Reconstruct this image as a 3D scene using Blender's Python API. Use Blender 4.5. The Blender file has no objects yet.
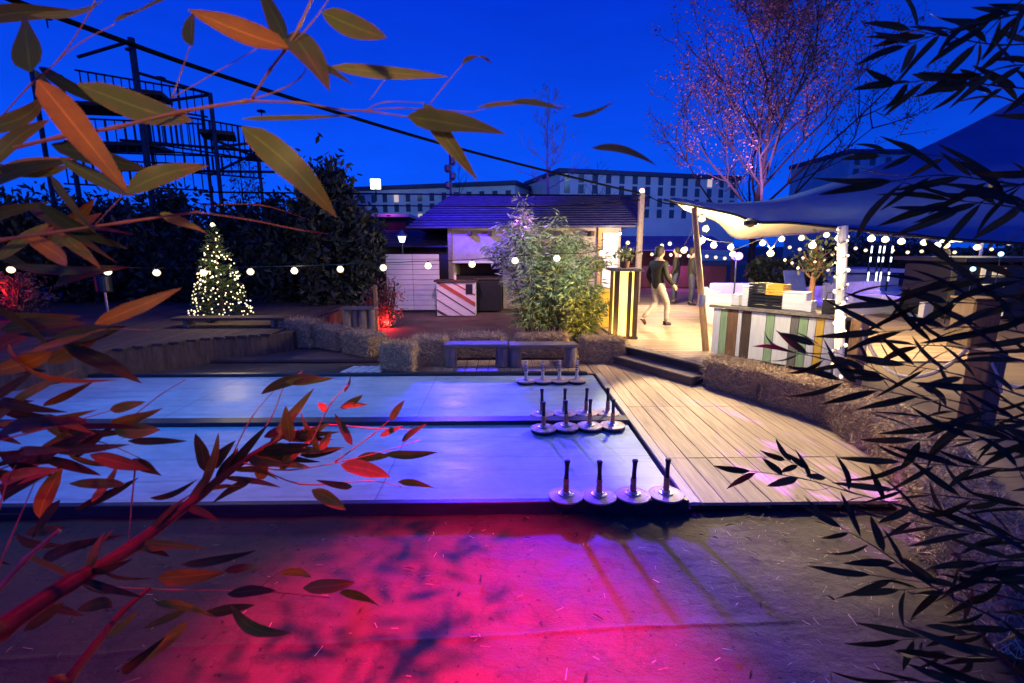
import bpy, bmesh, math, random
import numpy as np
from mathutils import Vector, Matrix, Euler
random.seed(7); NR = np.random.RandomState(11)
S = bpy.context.scene; COL = S.collection
V = Vector; R = math.radians
# ------------------------------------------------------------------ camera
H = 2.08; F = 500.0; PIT = R(10.9); YAW = R(1.1)
CAM = V((0, 0, H))
RGT = V((math.cos(YAW), -math.sin(YAW), 0)); FH = V((math.sin(YAW), math.cos(YAW), 0))
FWD = FH*math.cos(PIT) - V((0, 0, 1))*math.sin(PIT); UPV = FH*math.sin(PIT) + V((0, 0, 1))*math.cos(PIT)
def ray(px, py): return FWD + RGT*((px-512)/F) - UPV*((py-341.5)/F)
def C(px, py, Z): return CAM + ray(px, py)*Z                      # at a camera depth
def P(px, py, Y): r = ray(px, py); return CAM + r*(Y/r.y)         # at a world depth
def G(px, py, z=0.0): r = ray(px, py); return CAM + r*((z-H)/r.z) # on a level
cd = bpy.data.cameras.new('camera'); co = bpy.data.objects.new('camera', cd); COL.objects.link(co)
co.location = CAM; co.rotation_euler = (math.pi/2-PIT, 0, -YAW)
cd.sensor_width = 36; cd.lens = F/1024*36; cd.clip_end = 2000; cd.clip_start = 0.02
cd.dof.use_dof = True; cd.dof.focus_distance = 6.0; cd.dof.aperture_fstop = 7.0
S.camera = co
# ------------------------------------------------------------------ materials
def nodes(name):
    m = bpy.data.materials.new(name); m.use_nodes = True
    nt = m.node_tree; return m, nt, nt.nodes['Principled BSDF']
def N(nt, typ, **kw):
    n = nt.nodes.new(typ)
    for k, v in kw.items():
        if k in n.inputs: n.inputs[k].default_value = v
        else: setattr(n, k, v)
    return n
def c4(c): return (c[0], c[1], c[2], 1)
def mat(name, col, rough=0.7, var=0.35, scale=6, stretch=(1, 1, 1), bump=0.15, bscale=None, island=0.0, metal=0.0, col2=None, transl=0.0, spec=0.4, det=6):
    """plain stuff: two noise layers between a darker and a lighter tone, optional change from piece to piece, bump"""
    m, nt, b = nodes(name); L = nt.links
    tc = N(nt, 'ShaderNodeTexCoord'); mp = N(nt, 'ShaderNodeMapping'); mp.inputs['Scale'].default_value = stretch
    L.new(tc.outputs['Object'], mp.inputs['Vector'])
    n1 = N(nt, 'ShaderNodeTexNoise', Scale=scale, Detail=det, Roughness=0.62); L.new(mp.outputs[0], n1.inputs['Vector'])
    cr = N(nt, 'ShaderNodeValToRGB'); L.new(n1.outputs['Fac'], cr.inputs[0])
    lo = [x*(1-var) for x in col] if col2 is None else col2
    hi = [min(1, x*(1+var)) for x in col] if col2 is None else col
    cr.color_ramp.elements[0].position = 0.32; cr.color_ramp.elements[1].position = 0.68
    cr.color_ramp.elements[0].color = c4(lo); cr.color_ramp.elements[1].color = c4(hi)
    out = cr.outputs[0]
    if island:
        g = N(nt, 'ShaderNodeNewGeometry'); mr = N(nt, 'ShaderNodeMapRange')
        mr.inputs['To Min'].default_value = 1-island; mr.inputs['To Max'].default_value = 1+island
        L.new(g.outputs['Random Per Island'], mr.inputs['Value'])
        mx = N(nt, 'ShaderNodeMix', data_type='RGBA', blend_type='MULTIPLY'); mx.inputs[0].default_value = 1
        L.new(out, mx.inputs[6]); L.new(mr.outputs[0], mx.inputs[7]); out = mx.outputs[2]
    L.new(out, b.inputs['Base Color'])
    b.inputs['Roughness'].default_value = rough; b.inputs['Metallic'].default_value = metal
    b.inputs['Specular IOR Level'].default_value = spec
    if bump:
        n2 = N(nt, 'ShaderNodeTexNoise', Scale=bscale or scale*4, Detail=5); L.new(mp.outputs[0], n2.inputs['Vector'])
        bp = N(nt, 'ShaderNodeBump', Strength=bump); bp.inputs['Distance'].default_value = 0.02
        L.new(n2.outputs['Fac'], bp.inputs['Height']); L.new(bp.outputs[0], b.inputs['Normal'])
    if transl:
        t = N(nt, 'ShaderNodeBsdfTranslucent'); L.new(out, t.inputs['Color'])
        ms = N(nt, 'ShaderNodeMixShader'); ms.inputs[0].default_value = transl
        L.new(b.outputs[0], ms.inputs[1]); L.new(t.outputs[0], ms.inputs[2]); L.new(ms.outputs[0], nt.nodes['Material Output'].inputs[0])
    return m
def glow(name, col, strength, sample=False):
    m, nt, b = nodes(name)
    b.inputs['Base Color'].default_value = (0.6, 0.6, 0.6, 1)
    b.inputs['Emission Color'].default_value = c4(col); b.inputs['Emission Strength'].default_value = strength
    m.cycles.emission_sampling = 'AUTO' if sample else 'NONE'
    return m
M = {}
M['dirt'] = mat('dirt', (0.10, 0.07, 0.05), 0.9, 0.4, 1.2, bump=0.5, bscale=14)
M['sand'] = mat('sand', (0.17, 0.125, 0.085), 0.9, 0.3, 0.7, (0.4, 1.6, 1), bump=0.4, bscale=9)
M['patio'] = mat('patio', (0.14, 0.085, 0.07), 0.85, 0.3, 2.0, bump=0.3, bscale=22)
M['deck'] = mat('deck', (0.43, 0.32, 0.20), 0.62, 0.3, 3.0, (9, 0.6, 1), bump=0.22, bscale=5, island=0.17)
M['deck_x'] = mat('deck_x', (0.36, 0.27, 0.175), 0.62, 0.28, 3.0, (0.6, 9, 1), bump=0.22, bscale=5, island=0.14)
M['deckpale'] = mat('deckpale', (0.55, 0.48, 0.36), 0.6, 0.2, 3.0, (9, 0.6, 1), bump=0.15, island=0.05)
M['riser'] = mat('riser', (0.09, 0.07, 0.055), 0.8, 0.4, 3, (1, 1, 6))
M['kerb'] = mat('kerb', (0.03, 0.032, 0.04), 0.42, 0.4, 3, (1, 5, 5), bump=0.1)
M['oldwood'] = mat('oldwood', (0.22, 0.185, 0.15), 0.8, 0.35, 3, (1, 8, 8), bump=0.3, island=0.12)
M['stagewood'] = mat('stagewood', (0.10, 0.07, 0.05), 0.85, 0.4, 3, (8, .8, 1), bump=0.3, island=0.2)
M['darkwood'] = mat('darkwood', (0.07, 0.045, 0.03), 0.7, 0.4, 3, (6, 6, 1), bump=0.2, island=0.15)
M['brownwood'] = mat('brownwood', (0.21, 0.11, 0.055), 0.65, 0.35, 3, (7, 7, 0.8), bump=0.2, island=0.1)
M['polewood'] = mat('polewood', (0.42, 0.25, 0.10), 0.55, 0.35, 4, (6, 6, 0.7), bump=0.15)
M['log'] = mat('log', (0.27, 0.23, 0.19), 0.85, 0.4, 5, (6, 6, 1), bump=0.5)
M['whitewood'] = mat('whitewood', (0.70, 0.69, 0.64), 0.6, 0.12, 3, (8, 8, 0.8), bump=0.15, island=0.05)
M['greenwood'] = mat('greenwood', (0.26, 0.38, 0.20), 0.6, 0.2, 3, (8, 8, 0.8), bump=0.15)
M['yellowwood'] = mat('yellowwood', (0.72, 0.45, 0.06), 0.5, 0.15, 3, (8, 8, 0.8), bump=0.1)
M['greywood'] = mat('greywood', (0.16, 0.15, 0.13), 0.75, 0.3, 3, (8, 8, 0.8), bump=0.2)
M['whitepaint'] = mat('whitepaint', (0.72, 0.71, 0.70), 0.5, 0.1, 2, (1, 1, 7), bump=0.12, bscale=10)
M['redpaint'] = mat('redpaint', (0.42, 0.09, 0.05), 0.5, 0.2, 5, bump=0.05)
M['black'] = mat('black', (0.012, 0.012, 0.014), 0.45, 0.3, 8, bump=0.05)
M['rubber'] = mat('rubber', (0.02, 0.02, 0.022), 0.6, 0.3, 12, bump=0.05)
M['darkmetal'] = mat('darkmetal', (0.045, 0.05, 0.06), 0.45, 0.3, 4, metal=0.6, bump=0.05)
M['steel'] = mat('steel', (0.5, 0.5, 0.52), 0.35, 0.2, 5, metal=0.9, bump=0.05)
M['plaster'] = mat('plaster', (0.38, 0.34, 0.28), 0.85, 0.2, 2.5, bump=0.25, bscale=40)
M['rooftile'] = mat('rooftile', (0.05, 0.05, 0.10), 0.6, 0.3, 5, (1, 1, 1), bump=0.3)
M['facade'] = mat('facade', (0.66, 0.66, 0.60), 0.85, 0.12, 0.4, bump=0.1)
M['redwall'] = mat('redwall', (0.13, 0.05, 0.045), 0.8, 0.25, 1.5)
M['pane'] = mat('pane', (0.06, 0.07, 0.08), 0.2, 0.2, 2, bump=0)
M['hay'] = mat('hay', (0.62, 0.47, 0.25), 0.85, 0.4, 14, bump=0.5, bscale=60, island=0.4)
M['haycore'] = mat('haycore', (0.34, 0.25, 0.13), 0.95, 0.5, 20, (1, 1, 3), bump=0.8, bscale=40)
M['twine'] = mat('twine', (0.35, 0.28, 0.18), 0.8, 0.2, 20)
M['rope'] = mat('rope', (0.66, 0.58, 0.44), 0.8, 0.2, 60, bump=0.4)
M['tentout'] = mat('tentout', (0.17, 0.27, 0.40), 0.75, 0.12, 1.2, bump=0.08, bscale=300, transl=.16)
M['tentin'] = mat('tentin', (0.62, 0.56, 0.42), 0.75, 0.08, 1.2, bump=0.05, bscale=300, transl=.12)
M['leafbamboo'] = mat('leafbamboo', (0.20, 0.25, 0.10), 0.5, 0.35, 3, bump=0, island=0.45, transl=0.3)
M['leafdark'] = mat('leafdark', (0.035, 0.05, 0.03), 0.55, 0.3, 3, bump=0, island=0.45)
M['leafconifer'] = mat('leafconifer', (0.03, 0.055, 0.025), 0.6, 0.3, 3, bump=0, island=0.4)
M['leafautumn'] = mat('leafautumn', (0.30, 0.17, 0.11), 0.6, 0.3, 3, bump=0, island=0.45, transl=0.25)
M['bark'] = mat('bark', (0.045, 0.034, 0.028), 0.85, 0.4, 4, (5, 5, 1), bump=0.5)
def leaf_mat(name, col, edge, rough, transl, spec, isl):
    """a bamboo leaf: pale midrib, fine parallel veins, browned tip and margins, freckles"""
    m, nt, b = nodes(name); L = nt.links
    at = N(nt, 'ShaderNodeAttribute', attribute_name='lv'); sx = N(nt, 'ShaderNodeSeparateXYZ'); L.new(at.outputs['Vector'], sx.inputs[0])
    tc = N(nt, 'ShaderNodeTexCoord'); n = N(nt, 'ShaderNodeTexNoise', Scale=62, Detail=6, Roughness=.7); L.new(tc.outputs['Object'], n.inputs['Vector'])
    g = N(nt, 'ShaderNodeNewGeometry')
    def mth(op, a, c=None, d=None):
        q = N(nt, 'ShaderNodeMath', operation=op)
        for k, x in enumerate((a, c, d)):
            if x is None: continue
            if isinstance(x, (int, float)): q.inputs[k].default_value = x
            else: L.new(x, q.inputs[k])
        return q.outputs[0]
    ab = mth('ABSOLUTE', sx.outputs[1])
    tip = mth('MULTIPLY_ADD', mth('POWER', sx.outputs[0], 5.0), 0.9, mth('MULTIPLY', mth('POWER', ab, 4.0), 0.55))
    age = mth('MULTIPLY_ADD', n.outputs['Fac'], 1.9, -0.86); tip = mth('ADD', tip, age); tip = mth('ADD', tip, mth('MULTIPLY_ADD', g.outputs['Random Per Island'], 0.5, -0.25))
    cr = N(nt, 'ShaderNodeValToRGB'); L.new(tip, cr.inputs[0]); cr.color_ramp.elements[0].position = 0.12; cr.color_ramp.elements[1].position = 0.85
    cr.color_ramp.elements[0].color = c4(col); cr.color_ramp.elements[1].color = c4(edge)
    vein = mth('MULTIPLY_ADD', mth('SINE', mth('MULTIPLY', sx.outputs[1], 34.0)), 0.10, 0.95)
    rib = mth('MULTIPLY', mth('LESS_THAN', ab, 0.07), 0.55); k = mth('ADD', vein, rib)
    isl_ = mth('MULTIPLY_ADD', g.outputs['Random Per Island'], 2*isl, 1-isl); k = mth('MULTIPLY', k, isl_)
    mx = N(nt, 'ShaderNodeMix', data_type='RGBA', blend_type='MULTIPLY'); mx.inputs[0].default_value = 1; L.new(cr.outputs[0], mx.inputs[6]); L.new(k, mx.inputs[7])
    out = mx.outputs[2]; L.new(out, b.inputs['Base Color']); b.inputs['Roughness'].default_value = rough; b.inputs['Specular IOR Level'].default_value = spec
    bp = N(nt, 'ShaderNodeBump', Strength=.35); bp.inputs['Distance'].default_value = .001; L.new(mth('ADD', k, n.outputs['Fac']), bp.inputs['Height']); L.new(bp.outputs[0], b.inputs['Normal'])
    t = N(nt, 'ShaderNodeBsdfTranslucent'); L.new(out, t.inputs['Color']); ms = N(nt, 'ShaderNodeMixShader'); ms.inputs[0].default_value = transl
    L.new(b.outputs[0], ms.inputs[1]); L.new(t.outputs[0], ms.inputs[2]); L.new(ms.outputs[0], nt.nodes['Material Output'].inputs[0]); return m
M['fg_leaf'] = leaf_mat('fg_leaf', (0.13, 0.135, 0.018), (0.24, 0.13, 0.025), .45, .2, .3, .35)
M['fg_dry_redlit'] = leaf_mat('fg_dry_redlit', (0.40, 0.13, 0.02), (0.30, 0.10, 0.02), .5, .25, .25, .3)  # dry leaves; on others the red lamplight is put into the orange
M['fg_dark'] = leaf_mat('fg_dark', (0.040, 0.052, 0.02), (0.07, 0.05, 0.016), .6, .12, .15, .5)
M['cane'] = mat('cane', (0.30, 0.12, 0.06), 0.35, 0.35, 16, (1, 1, 1), bump=0.1, spec=0.35)
M['canethick'] = mat('canethick', (0.16, 0.05, 0.022), 0.38, 0.45, 10, (1, 1, 1), bump=0.15, spec=0.12)
M['cableblack'] = mat('cableblack', (0.006, 0.006, 0.008), 1.0, 0.2, 4, bump=0, spec=0.0)
M['canedark'] = mat('canedark', (0.05, 0.05, 0.025), 0.5, 0.3, 16, bump=0.1)
M['discwood'] = mat('discwood', (0.60, 0.45, 0.35), 0.42, 0.25, 9, (1, 7, 1), bump=0.06)
M['copper'] = mat('copper', (0.55, 0.22, 0.10), 0.4, 0.25, 20, (1, 1, 0.5), bump=0.05)
M['palehandle'] = mat('palehandle', (0.62, 0.55, 0.46), 0.5, 0.15, 20)
M['skin'] = mat('skin', (0.48, 0.30, 0.21), 0.55, 0.08, 20, bump=0)
M['hair'] = mat('hair', (0.009, 0.007, 0.006), 0.6, 0.3, 60, bump=0.3)
M['jacket'] = mat('jacket', (0.009, 0.008, 0.008), 0.75, 0.3, 18, bump=0.3, bscale=26)
M['trousers'] = mat('trousers', (0.40, 0.37, 0.32), 0.8, 0.12, 14, bump=0.35, bscale=20)
M['jeans'] = mat('jeans', (0.03, 0.035, 0.06), 0.8, 0.2, 14, bump=0.3)
M['shoe'] = mat('shoe', (0.03, 0.025, 0.025), 0.5, 0.3, 20)
M['shoebrown'] = mat('shoebrown', (0.14, 0.06, 0.03), 0.5, 0.3, 20)
M['sofa'] = mat('sofa', (0.62, 0.62, 0.65), 0.6, 0.06, 4, bump=0.05)
M['bluecloth'] = mat('bluecloth', (0.10, 0.14, 0.36), 0.8, 0.15, 3)
M['yellowcrate'] = mat('yellowcrate', (0.75, 0.40, 0.04), 0.45, 0.1, 8, bump=0.04)
M['bulb'] = glow('bulb', (1, 0.80, 0.40), 1.7, False)
M['bulbwarm'] = glow('bulbwarm', (1, 0.74, 0.38), 1.6, False)
M['fairy'] = glow('fairy', (1, 0.80, 0.40), 1.8, False)
M['litpanel'] = glow('litpanel', (1, 0.70, 0.10), 2.6, True)
M['litwhite'] = glow('litwhite', (1, 0.86, 0.5), 5, False)
M['litwindow'] = glow('litwindow', (1, 0.75, 0.38), 0.55, False)
M['coldled'] = glow('coldled', (0.75, 0.85, 1), 4, False)
M['violetled'] = glow('violetled', (0.75, 0.10, 1), 6, False)
M['redled'] = glow('redled', (1, 0.05, 0.03), 7, False)
M['pinkled'] = glow('pinkled', (1, 0.25, 0.18), 7, False)
M['cyanled'] = glow('cyanled', (0.35, 0.8, 1), 2.5, False)
def ice_mat():
    """worn artificial ice: frosty and wet areas, long scuffs along the lane, grit, cross joints"""
    m, nt, b = nodes('ice'); L = nt.links
    tc = N(nt, 'ShaderNodeTexCoord')
    def noise(sc, st=(1, 1, 1), det=6, rg=.62):
        mp = N(nt, 'ShaderNodeMapping'); mp.inputs['Scale'].default_value = st; L.new(tc.outputs['Object'], mp.inputs[0])
        q = N(nt, 'ShaderNodeTexNoise', Scale=sc, Detail=det, Roughness=rg); L.new(mp.outputs[0], q.inputs['Vector']); return q.outputs['Fac']
    def rng(x, lo, hi, a, c):
        q = N(nt, 'ShaderNodeMapRange'); q.inputs[1].default_value = lo; q.inputs[2].default_value = hi; q.inputs[3].default_value = a; q.inputs[4].default_value = c; L.new(x, q.inputs[0]); return q.outputs[0]
    def mul(x, y):
        q = N(nt, 'ShaderNodeMath', operation='MULTIPLY'); L.new(x, q.inputs[0]); L.new(y, q.inputs[1]); return q.outputs[0]
    big = noise(.9, (.8, 1.6, 1), 8, .68); cr = N(nt, 'ShaderNodeValToRGB'); cr.color_ramp.elements[0].position = 0.3; cr.color_ramp.elements[1].position = 0.72
    cr.color_ramp.elements[0].color = (0.31, 0.44, 0.56, 1); cr.color_ramp.elements[1].color = (0.52, 0.67, 0.82, 1); L.new(big, cr.inputs[0])
    scuff = rng(noise(2.2, (.35, 6, 1), 7, .7), .54, .72, 1, .55); grit = rng(noise(16, (1, 2.4, 1), 3), .66, .73, 1, .45); mott = rng(noise(5, (1, 1.8, 1), 6), .3, .7, .86, 1.08)
    w = N(nt, 'ShaderNodeSeparateXYZ'); L.new(tc.outputs['Object'], w.inputs[0])
    pp = N(nt, 'ShaderNodeMath', operation='PINGPONG'); pp.inputs[1].default_value = 1.55; L.new(w.outputs[0], pp.inputs[0])
    jn = rng(pp.outputs[0], .0, .012, .5, 1); k = mul(mul(mul(scuff, grit), mott), jn)
    yy = N(nt, 'ShaderNodeMath', operation='ABSOLUTE'); L.new(w.outputs[1], yy.inputs[0]); k = mul(k, rng(yy.outputs[0], .0, .009, .55, 1))
    mx = N(nt, 'ShaderNodeMix', data_type='RGBA', blend_type='MULTIPLY'); mx.inputs[0].default_value = 1; L.new(cr.outputs[0], mx.inputs[6]); L.new(k, mx.inputs[7]); L.new(mx.outputs[2], b.inputs['Base Color'])
    L.new(rng(big, .3, .7, .22, .58), b.inputs['Roughness']); b.inputs['Specular IOR Level'].default_value = .14
    bp = N(nt, 'ShaderNodeBump', Strength=.25); bp.inputs['Distance'].default_value = .008; L.new(k, bp.inputs['Height']); L.new(bp.outputs[0], b.inputs['Normal'])
    return m
M['ice'] = ice_mat()
def tarp_mat():
    """trodden brown ground sheet: broad worn areas, spatters, dried puddle rims, fine weave and grit"""
    m, nt, b = nodes('tarp'); L = nt.links; tc = N(nt, 'ShaderNodeTexCoord')
    def noise(sc, st=(1, 1, 1), det=6, rg=.62):
        mp = N(nt, 'ShaderNodeMapping'); mp.inputs['Scale'].default_value = st; L.new(tc.outputs['Object'], mp.inputs[0])
        q = N(nt, 'ShaderNodeTexNoise', Scale=sc, Detail=det, Roughness=rg); L.new(mp.outputs[0], q.inputs['Vector']); return q.outputs['Fac']
    def rng(x, lo, hi, a, c):
        q = N(nt, 'ShaderNodeMapRange'); q.inputs[1].default_value = lo; q.inputs[2].default_value = hi; q.inputs[3].default_value = a; q.inputs[4].default_value = c; L.new(x, q.inputs[0]); return q.outputs[0]
    def mul(x, y):
        q = N(nt, 'ShaderNodeMath', operation='MULTIPLY'); L.new(x, q.inputs[0]); L.new(y, q.inputs[1]); return q.outputs[0]
    big = noise(1.4, (1, 1.5, 1), 9, .7); cr = N(nt, 'ShaderNodeValToRGB'); cr.color_ramp.elements[0].position = 0.32; cr.color_ramp.elements[1].position = 0.7
    cr.color_ramp.elements[0].color = (0.062, 0.040, 0.027, 1); cr.color_ramp.elements[1].color = (0.128, 0.086, 0.056, 1); L.new(big, cr.inputs[0])
    st = noise(2.6, (1.2, 1, 1), 5, .55); rim = rng(st, .50, .515, 1, .8); rim2 = rng(st, .52, .56, .85, 1.12)
    spat = rng(noise(20, (1, 1, 1), 2), .67, .70, 1, .4); pale = rng(noise(34, (1, 1, 1), 3), .70, .74, 1, 1.9); fine = rng(noise(120, (1, 1, 1), 4, .8), .25, .75, .62, 1.38)
    k = mul(mul(mul(rim, rim2), mul(spat, pale)), fine)
    mx = N(nt, 'ShaderNodeMix', data_type='RGBA', blend_type='MULTIPLY'); mx.inputs[0].default_value = 1; L.new(cr.outputs[0], mx.inputs[6]); L.new(k, mx.inputs[7]); L.new(mx.outputs[2], b.inputs['Base Color'])
    L.new(rng(big, .3, .7, .5, .8), b.inputs['Roughness']); b.inputs['Specular IOR Level'].default_value = .25
    bp = N(nt, 'ShaderNodeBump', Strength=.5); bp.inputs['Distance'].default_value = .006; L.new(k, bp.inputs['Height'])
    b2 = N(nt, 'ShaderNodeBump', Strength=.5); b2.inputs['Distance'].default_value = .03; L.new(noise(5, (1, 1.4, 1), 4), b2.inputs['Height']); L.new(bp.outputs[0], b2.inputs['Normal']); L.new(b2.outputs[0], b.inputs['Normal'])
    return m
M['tarp'] = tarp_mat()
# ------------------------------------------------------------------ mesh builder
class MB:
    def __init__(s): s.v = []; s.f = []; s.m = []; s.lv = []
    def add(s, vs, fs, mi=0):
        o = len(s.v); s.v += [tuple(x) for x in vs]; s.f += [tuple(i+o for i in f) for f in fs]; s.m += [mi]*len(fs)
    def box(s, c, d, rz=0.0, mi=0, rot=None, ch=0.0):
        x, y, z = d[0]/2, d[1]/2, d[2]/2; M3 = rot or Matrix.Rotation(rz, 3, 'Z'); c = V(c)
        b = min(x, y, z)*0.12 if ch == 0 else min(ch, x*.49, y*.49, z*.49)
        vs = []; idx = {}
        for sx in (-1, 1):
            for sy in (-1, 1):
                for sz in (-1, 1):
                    for ax in range(3):
                        p = [sx*(x-b), sy*(y-b), sz*(z-b)]; p[ax] = (sx*x, sy*y, sz*z)[ax]
                        idx[(sx, sy, sz, ax)] = len(vs); vs.append(c + M3 @ V(p))
        fs = []
        for ax in range(3):
            o = [a for a in range(3) if a != ax]
            for sg in (-1, 1):
                q = []
                for a, b2 in ((-1, -1), (1, -1), (1, 1), (-1, 1)):
                    k = [0, 0, 0]; k[ax] = sg; k[o[0]] = a; k[o[1]] = b2; q.append(idx[(*k, ax)])
                if (sg > 0) == (ax == 1): q.reverse()
                fs.append(q)
        for ax in range(3):                              # edge bevels along ax
            o = [a for a in range(3) if a != ax]
            for a in (-1, 1):
                for b2 in (-1, 1):
                    k0 = [0, 0, 0]; k0[ax] = -1; k0[o[0]] = a; k0[o[1]] = b2; k1 = list(k0); k1[ax] = 1
                    q = [idx[(*k0, o[0])], idx[(*k1, o[0])], idx[(*k1, o[1])], idx[(*k0, o[1])]]
                    n = (vs[q[1]]-vs[q[0]]).cross(vs[q[2]]-vs[q[1]])
                    if n.dot((vs[q[0]]+vs[q[2]])/2 - c - M3 @ V([0 if i == ax else 0 for i in range(3)])) < 0: q.reverse()
                    fs.append(q)
        for sx in (-1, 1):
            for sy in (-1, 1):
                for sz in (-1, 1):
                    q = [idx[(sx, sy, sz, a)] for a in range(3)]
                    if sx*sy*sz < 0: q.reverse()
                    fs.append(q)
        s.add(vs, fs, mi)
    def tube(s, pts, rad, n=8, mi=0, cap=True):
        pts = [V(p) for p in pts]; k = len(pts)
        if not hasattr(rad, '__len__'): rad = [rad]*k
        vs = []; prev = None
        for i, p in enumerate(pts):
            t = (pts[min(i+1, k-1)] - pts[max(i-1, 0)])
            if t.length < 1e-9: t = V((0, 0, 1))
            t.normalize()
            if prev is None:
                a = V((0, 0, 1)) if abs(t.z) < .9 else V((1, 0, 0)); u = t.cross(a).normalized()
            else:
                u = (prev - t*prev.dot(t)); u = u.normalized() if u.length > 1e-6 else t.orthogonal().normalized()
            prev = u; w = t.cross(u)
            for j in range(n):
                a = 2*math.pi*j/n; vs.append(p + (u*math.cos(a)+w*math.sin(a))*rad[i])
        fs = []
        for i in range(k-1):
            for j in range(n):
                j2 = (j+1) % n; fs.append((i*n+j, i*n+j2, (i+1)*n+j2, (i+1)*n+j))
        if cap: fs.append(tuple(range(n-1, -1, -1))); fs.append(tuple((k-1)*n+j for j in range(n)))
        s.add(vs, fs, mi)
    def lathe(s, prof, c=(0, 0, 0), n=24, mi=0):
        c = V(c); vs = []; fs = []
        for r, z in prof:
            for j in range(n):
                a = 2*math.pi*j/n; vs.append(c + V((r*math.cos(a), r*math.sin(a), z)))
        k = len(prof)
        for i in range(k-1):
            for j in range(n):
                j2 = (j+1) % n; fs.append((i*n+j, i*n+j2, (i+1)*n+j2, (i+1)*n+j))
        fs.append(tuple(range(n-1, -1, -1))); fs.append(tuple((k-1)*n+j for j in range(n)))
        s.add(vs, fs, mi)
    def ball(s, c, r, n=8, mi=0, sq=1.0):
        k = max(4, n//2+1)
        s.lathe([(max(1e-4, r*math.sin(math.pi*i/k)), -r*sq*math.cos(math.pi*i/k)) for i in range(k+1)], c, n, mi)
    def quad(s, a, b, c, d, mi=0): s.add([a, b, c, d], [(0, 1, 2, 3)], mi)
    def prism(s, poly, z0, z1, mi=0):
        n = len(poly); vs = [(p[0], p[1], z0) for p in poly] + [(p[0], p[1], z1) for p in poly]
        fs = [tuple(range(n-1, -1, -1)), tuple(range(n, 2*n))] + [(i, (i+1) % n, n+(i+1) % n, n+i) for i in range(n)]
        s.add(vs, fs, mi)
    def leaf(s, b, t, w, nrm, bend=0.12, fold=0.18, mi=0, seg=8, roll=0.0):
        b = V(b); t = V(t); d = t-b; Lg = d.length; d.normalize()
        nrm = V(nrm); nrm = (nrm - d*nrm.dot(d)); nrm = nrm.normalized() if nrm.length > 1e-6 else d.orthogonal().normalized()
        if roll: nrm = Matrix.Rotation(roll, 3, d) @ nrm
        sd = d.cross(nrm); vs = []; ph = random.uniform(-1, 1)
        for i in range(seg+1):
            u = i/seg
            hw = w/2*max(0.03, (math.sin(math.pi*min(1, u**0.72)))**0.75)
            if u < .06: hw = w*0.05
            tw = Matrix.Rotation(ph*0.95*u, 3, d)
            c = b + d*(Lg*u) + nrm*(bend*Lg*math.sin(math.pi*u)) - nrm*(bend*0.8*Lg*u*u)
            s2 = tw @ sd; n2 = tw @ nrm; rp = 1+0.05*math.sin(9*u+ph*5)
            vs += [c - s2*hw*rp + n2*fold*hw, c, c + s2*hw/rp + n2*fold*hw]
        fs = []
        for i in range(seg):
            a = 3*i; fs += [(a, a+1, a+4, a+3), (a+1, a+2, a+5, a+4)]
        s.lv += [(i/seg, j-1.0, ph) for i in range(seg+1) for j in range(3)]
        s.add(vs, fs, mi)
    def build(s, name, mats, parent=None, local=False, smooth=False, pivot=None):
        if not isinstance(mats, (list, tuple)): mats = [mats]
        off = V((0, 0, 0))
        if parent is not None and not local: off = V(parent.location)
        elif parent is None and not local:
            a = np.array(s.v); off = V(pivot) if pivot is not None else V(((a[:, 0].min()+a[:, 0].max())/2, (a[:, 1].min()+a[:, 1].max())/2, a[:, 2].min()))
        me = bpy.data.meshes.new(name)
        me.from_pydata([(x-off.x, y-off.y, z-off.z) for x, y, z in s.v], [], s.f)
        for m in mats: me.materials.append(M[m] if isinstance(m, str) else m)
        if len(mats) > 1: me.polygons.foreach_set('material_index', s.m)
        if smooth: me.polygons.foreach_set('use_smooth', [True]*len(me.polygons))
        if s.lv and len(s.lv) == len(s.v):
            at = me.attributes.new('lv', 'FLOAT_VECTOR', 'POINT'); at.data.foreach_set('vector', [c for t in s.lv for c in t])
        me.update()
        o = bpy.data.objects.new(name, me); COL.objects.link(o)
        if parent is not None: o.parent = parent
        else: o.location = off
        return o
def quads_mesh(mb, Vt):                                   # Vt: (n,4,3)
    mb.v += [tuple(x) for x in Vt.reshape(-1, 3)] if not mb.v else []
def tag(o, label=None, cat=None, group=None, kind=None):
    if label: o['label'] = label
    if cat: o['category'] = cat
    if group: o['group'] = group
    if kind: o['kind'] = kind
    return o
def empty(name, loc, label, cat, group=None, rz=0):
    o = bpy.data.objects.new(name, None); COL.objects.link(o); o.location = loc; o.rotation_euler.z = rz; o.empty_display_size = 0.1
    return tag(o, label, cat, group)
KIDS = {}
def dup(o, loc, rz=None, label=None, scale=None):
    c = o.copy(); COL.objects.link(c); c.location = loc
    if rz is not None: c.rotation_euler.z = rz
    if label: c['label'] = label
    if scale: c.scale = scale
    for ch in o.children:
        d = ch.copy(); COL.objects.link(d); d.parent = c
        for g in ch.children:
            e = g.copy(); COL.objects.link(e); e.parent = d
    return c
def smoothpath(pts, n=6):
    pts = [V(p) for p in pts]; out = []
    for i in range(len(pts)-1):
        p0 = pts[max(i-1, 0)]; p1 = pts[i]; p2 = pts[i+1]; p3 = pts[min(i+2, len(pts)-1)]
        for k in range(n):
            t = k/n
            out.append(0.5*((2*p1)+(p2-p0)*t+(2*p0-5*p1+4*p2-p3)*t*t+(3*p1-p0-3*p2+p3)*t**3))
    out.append(pts[-1]); return out
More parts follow.
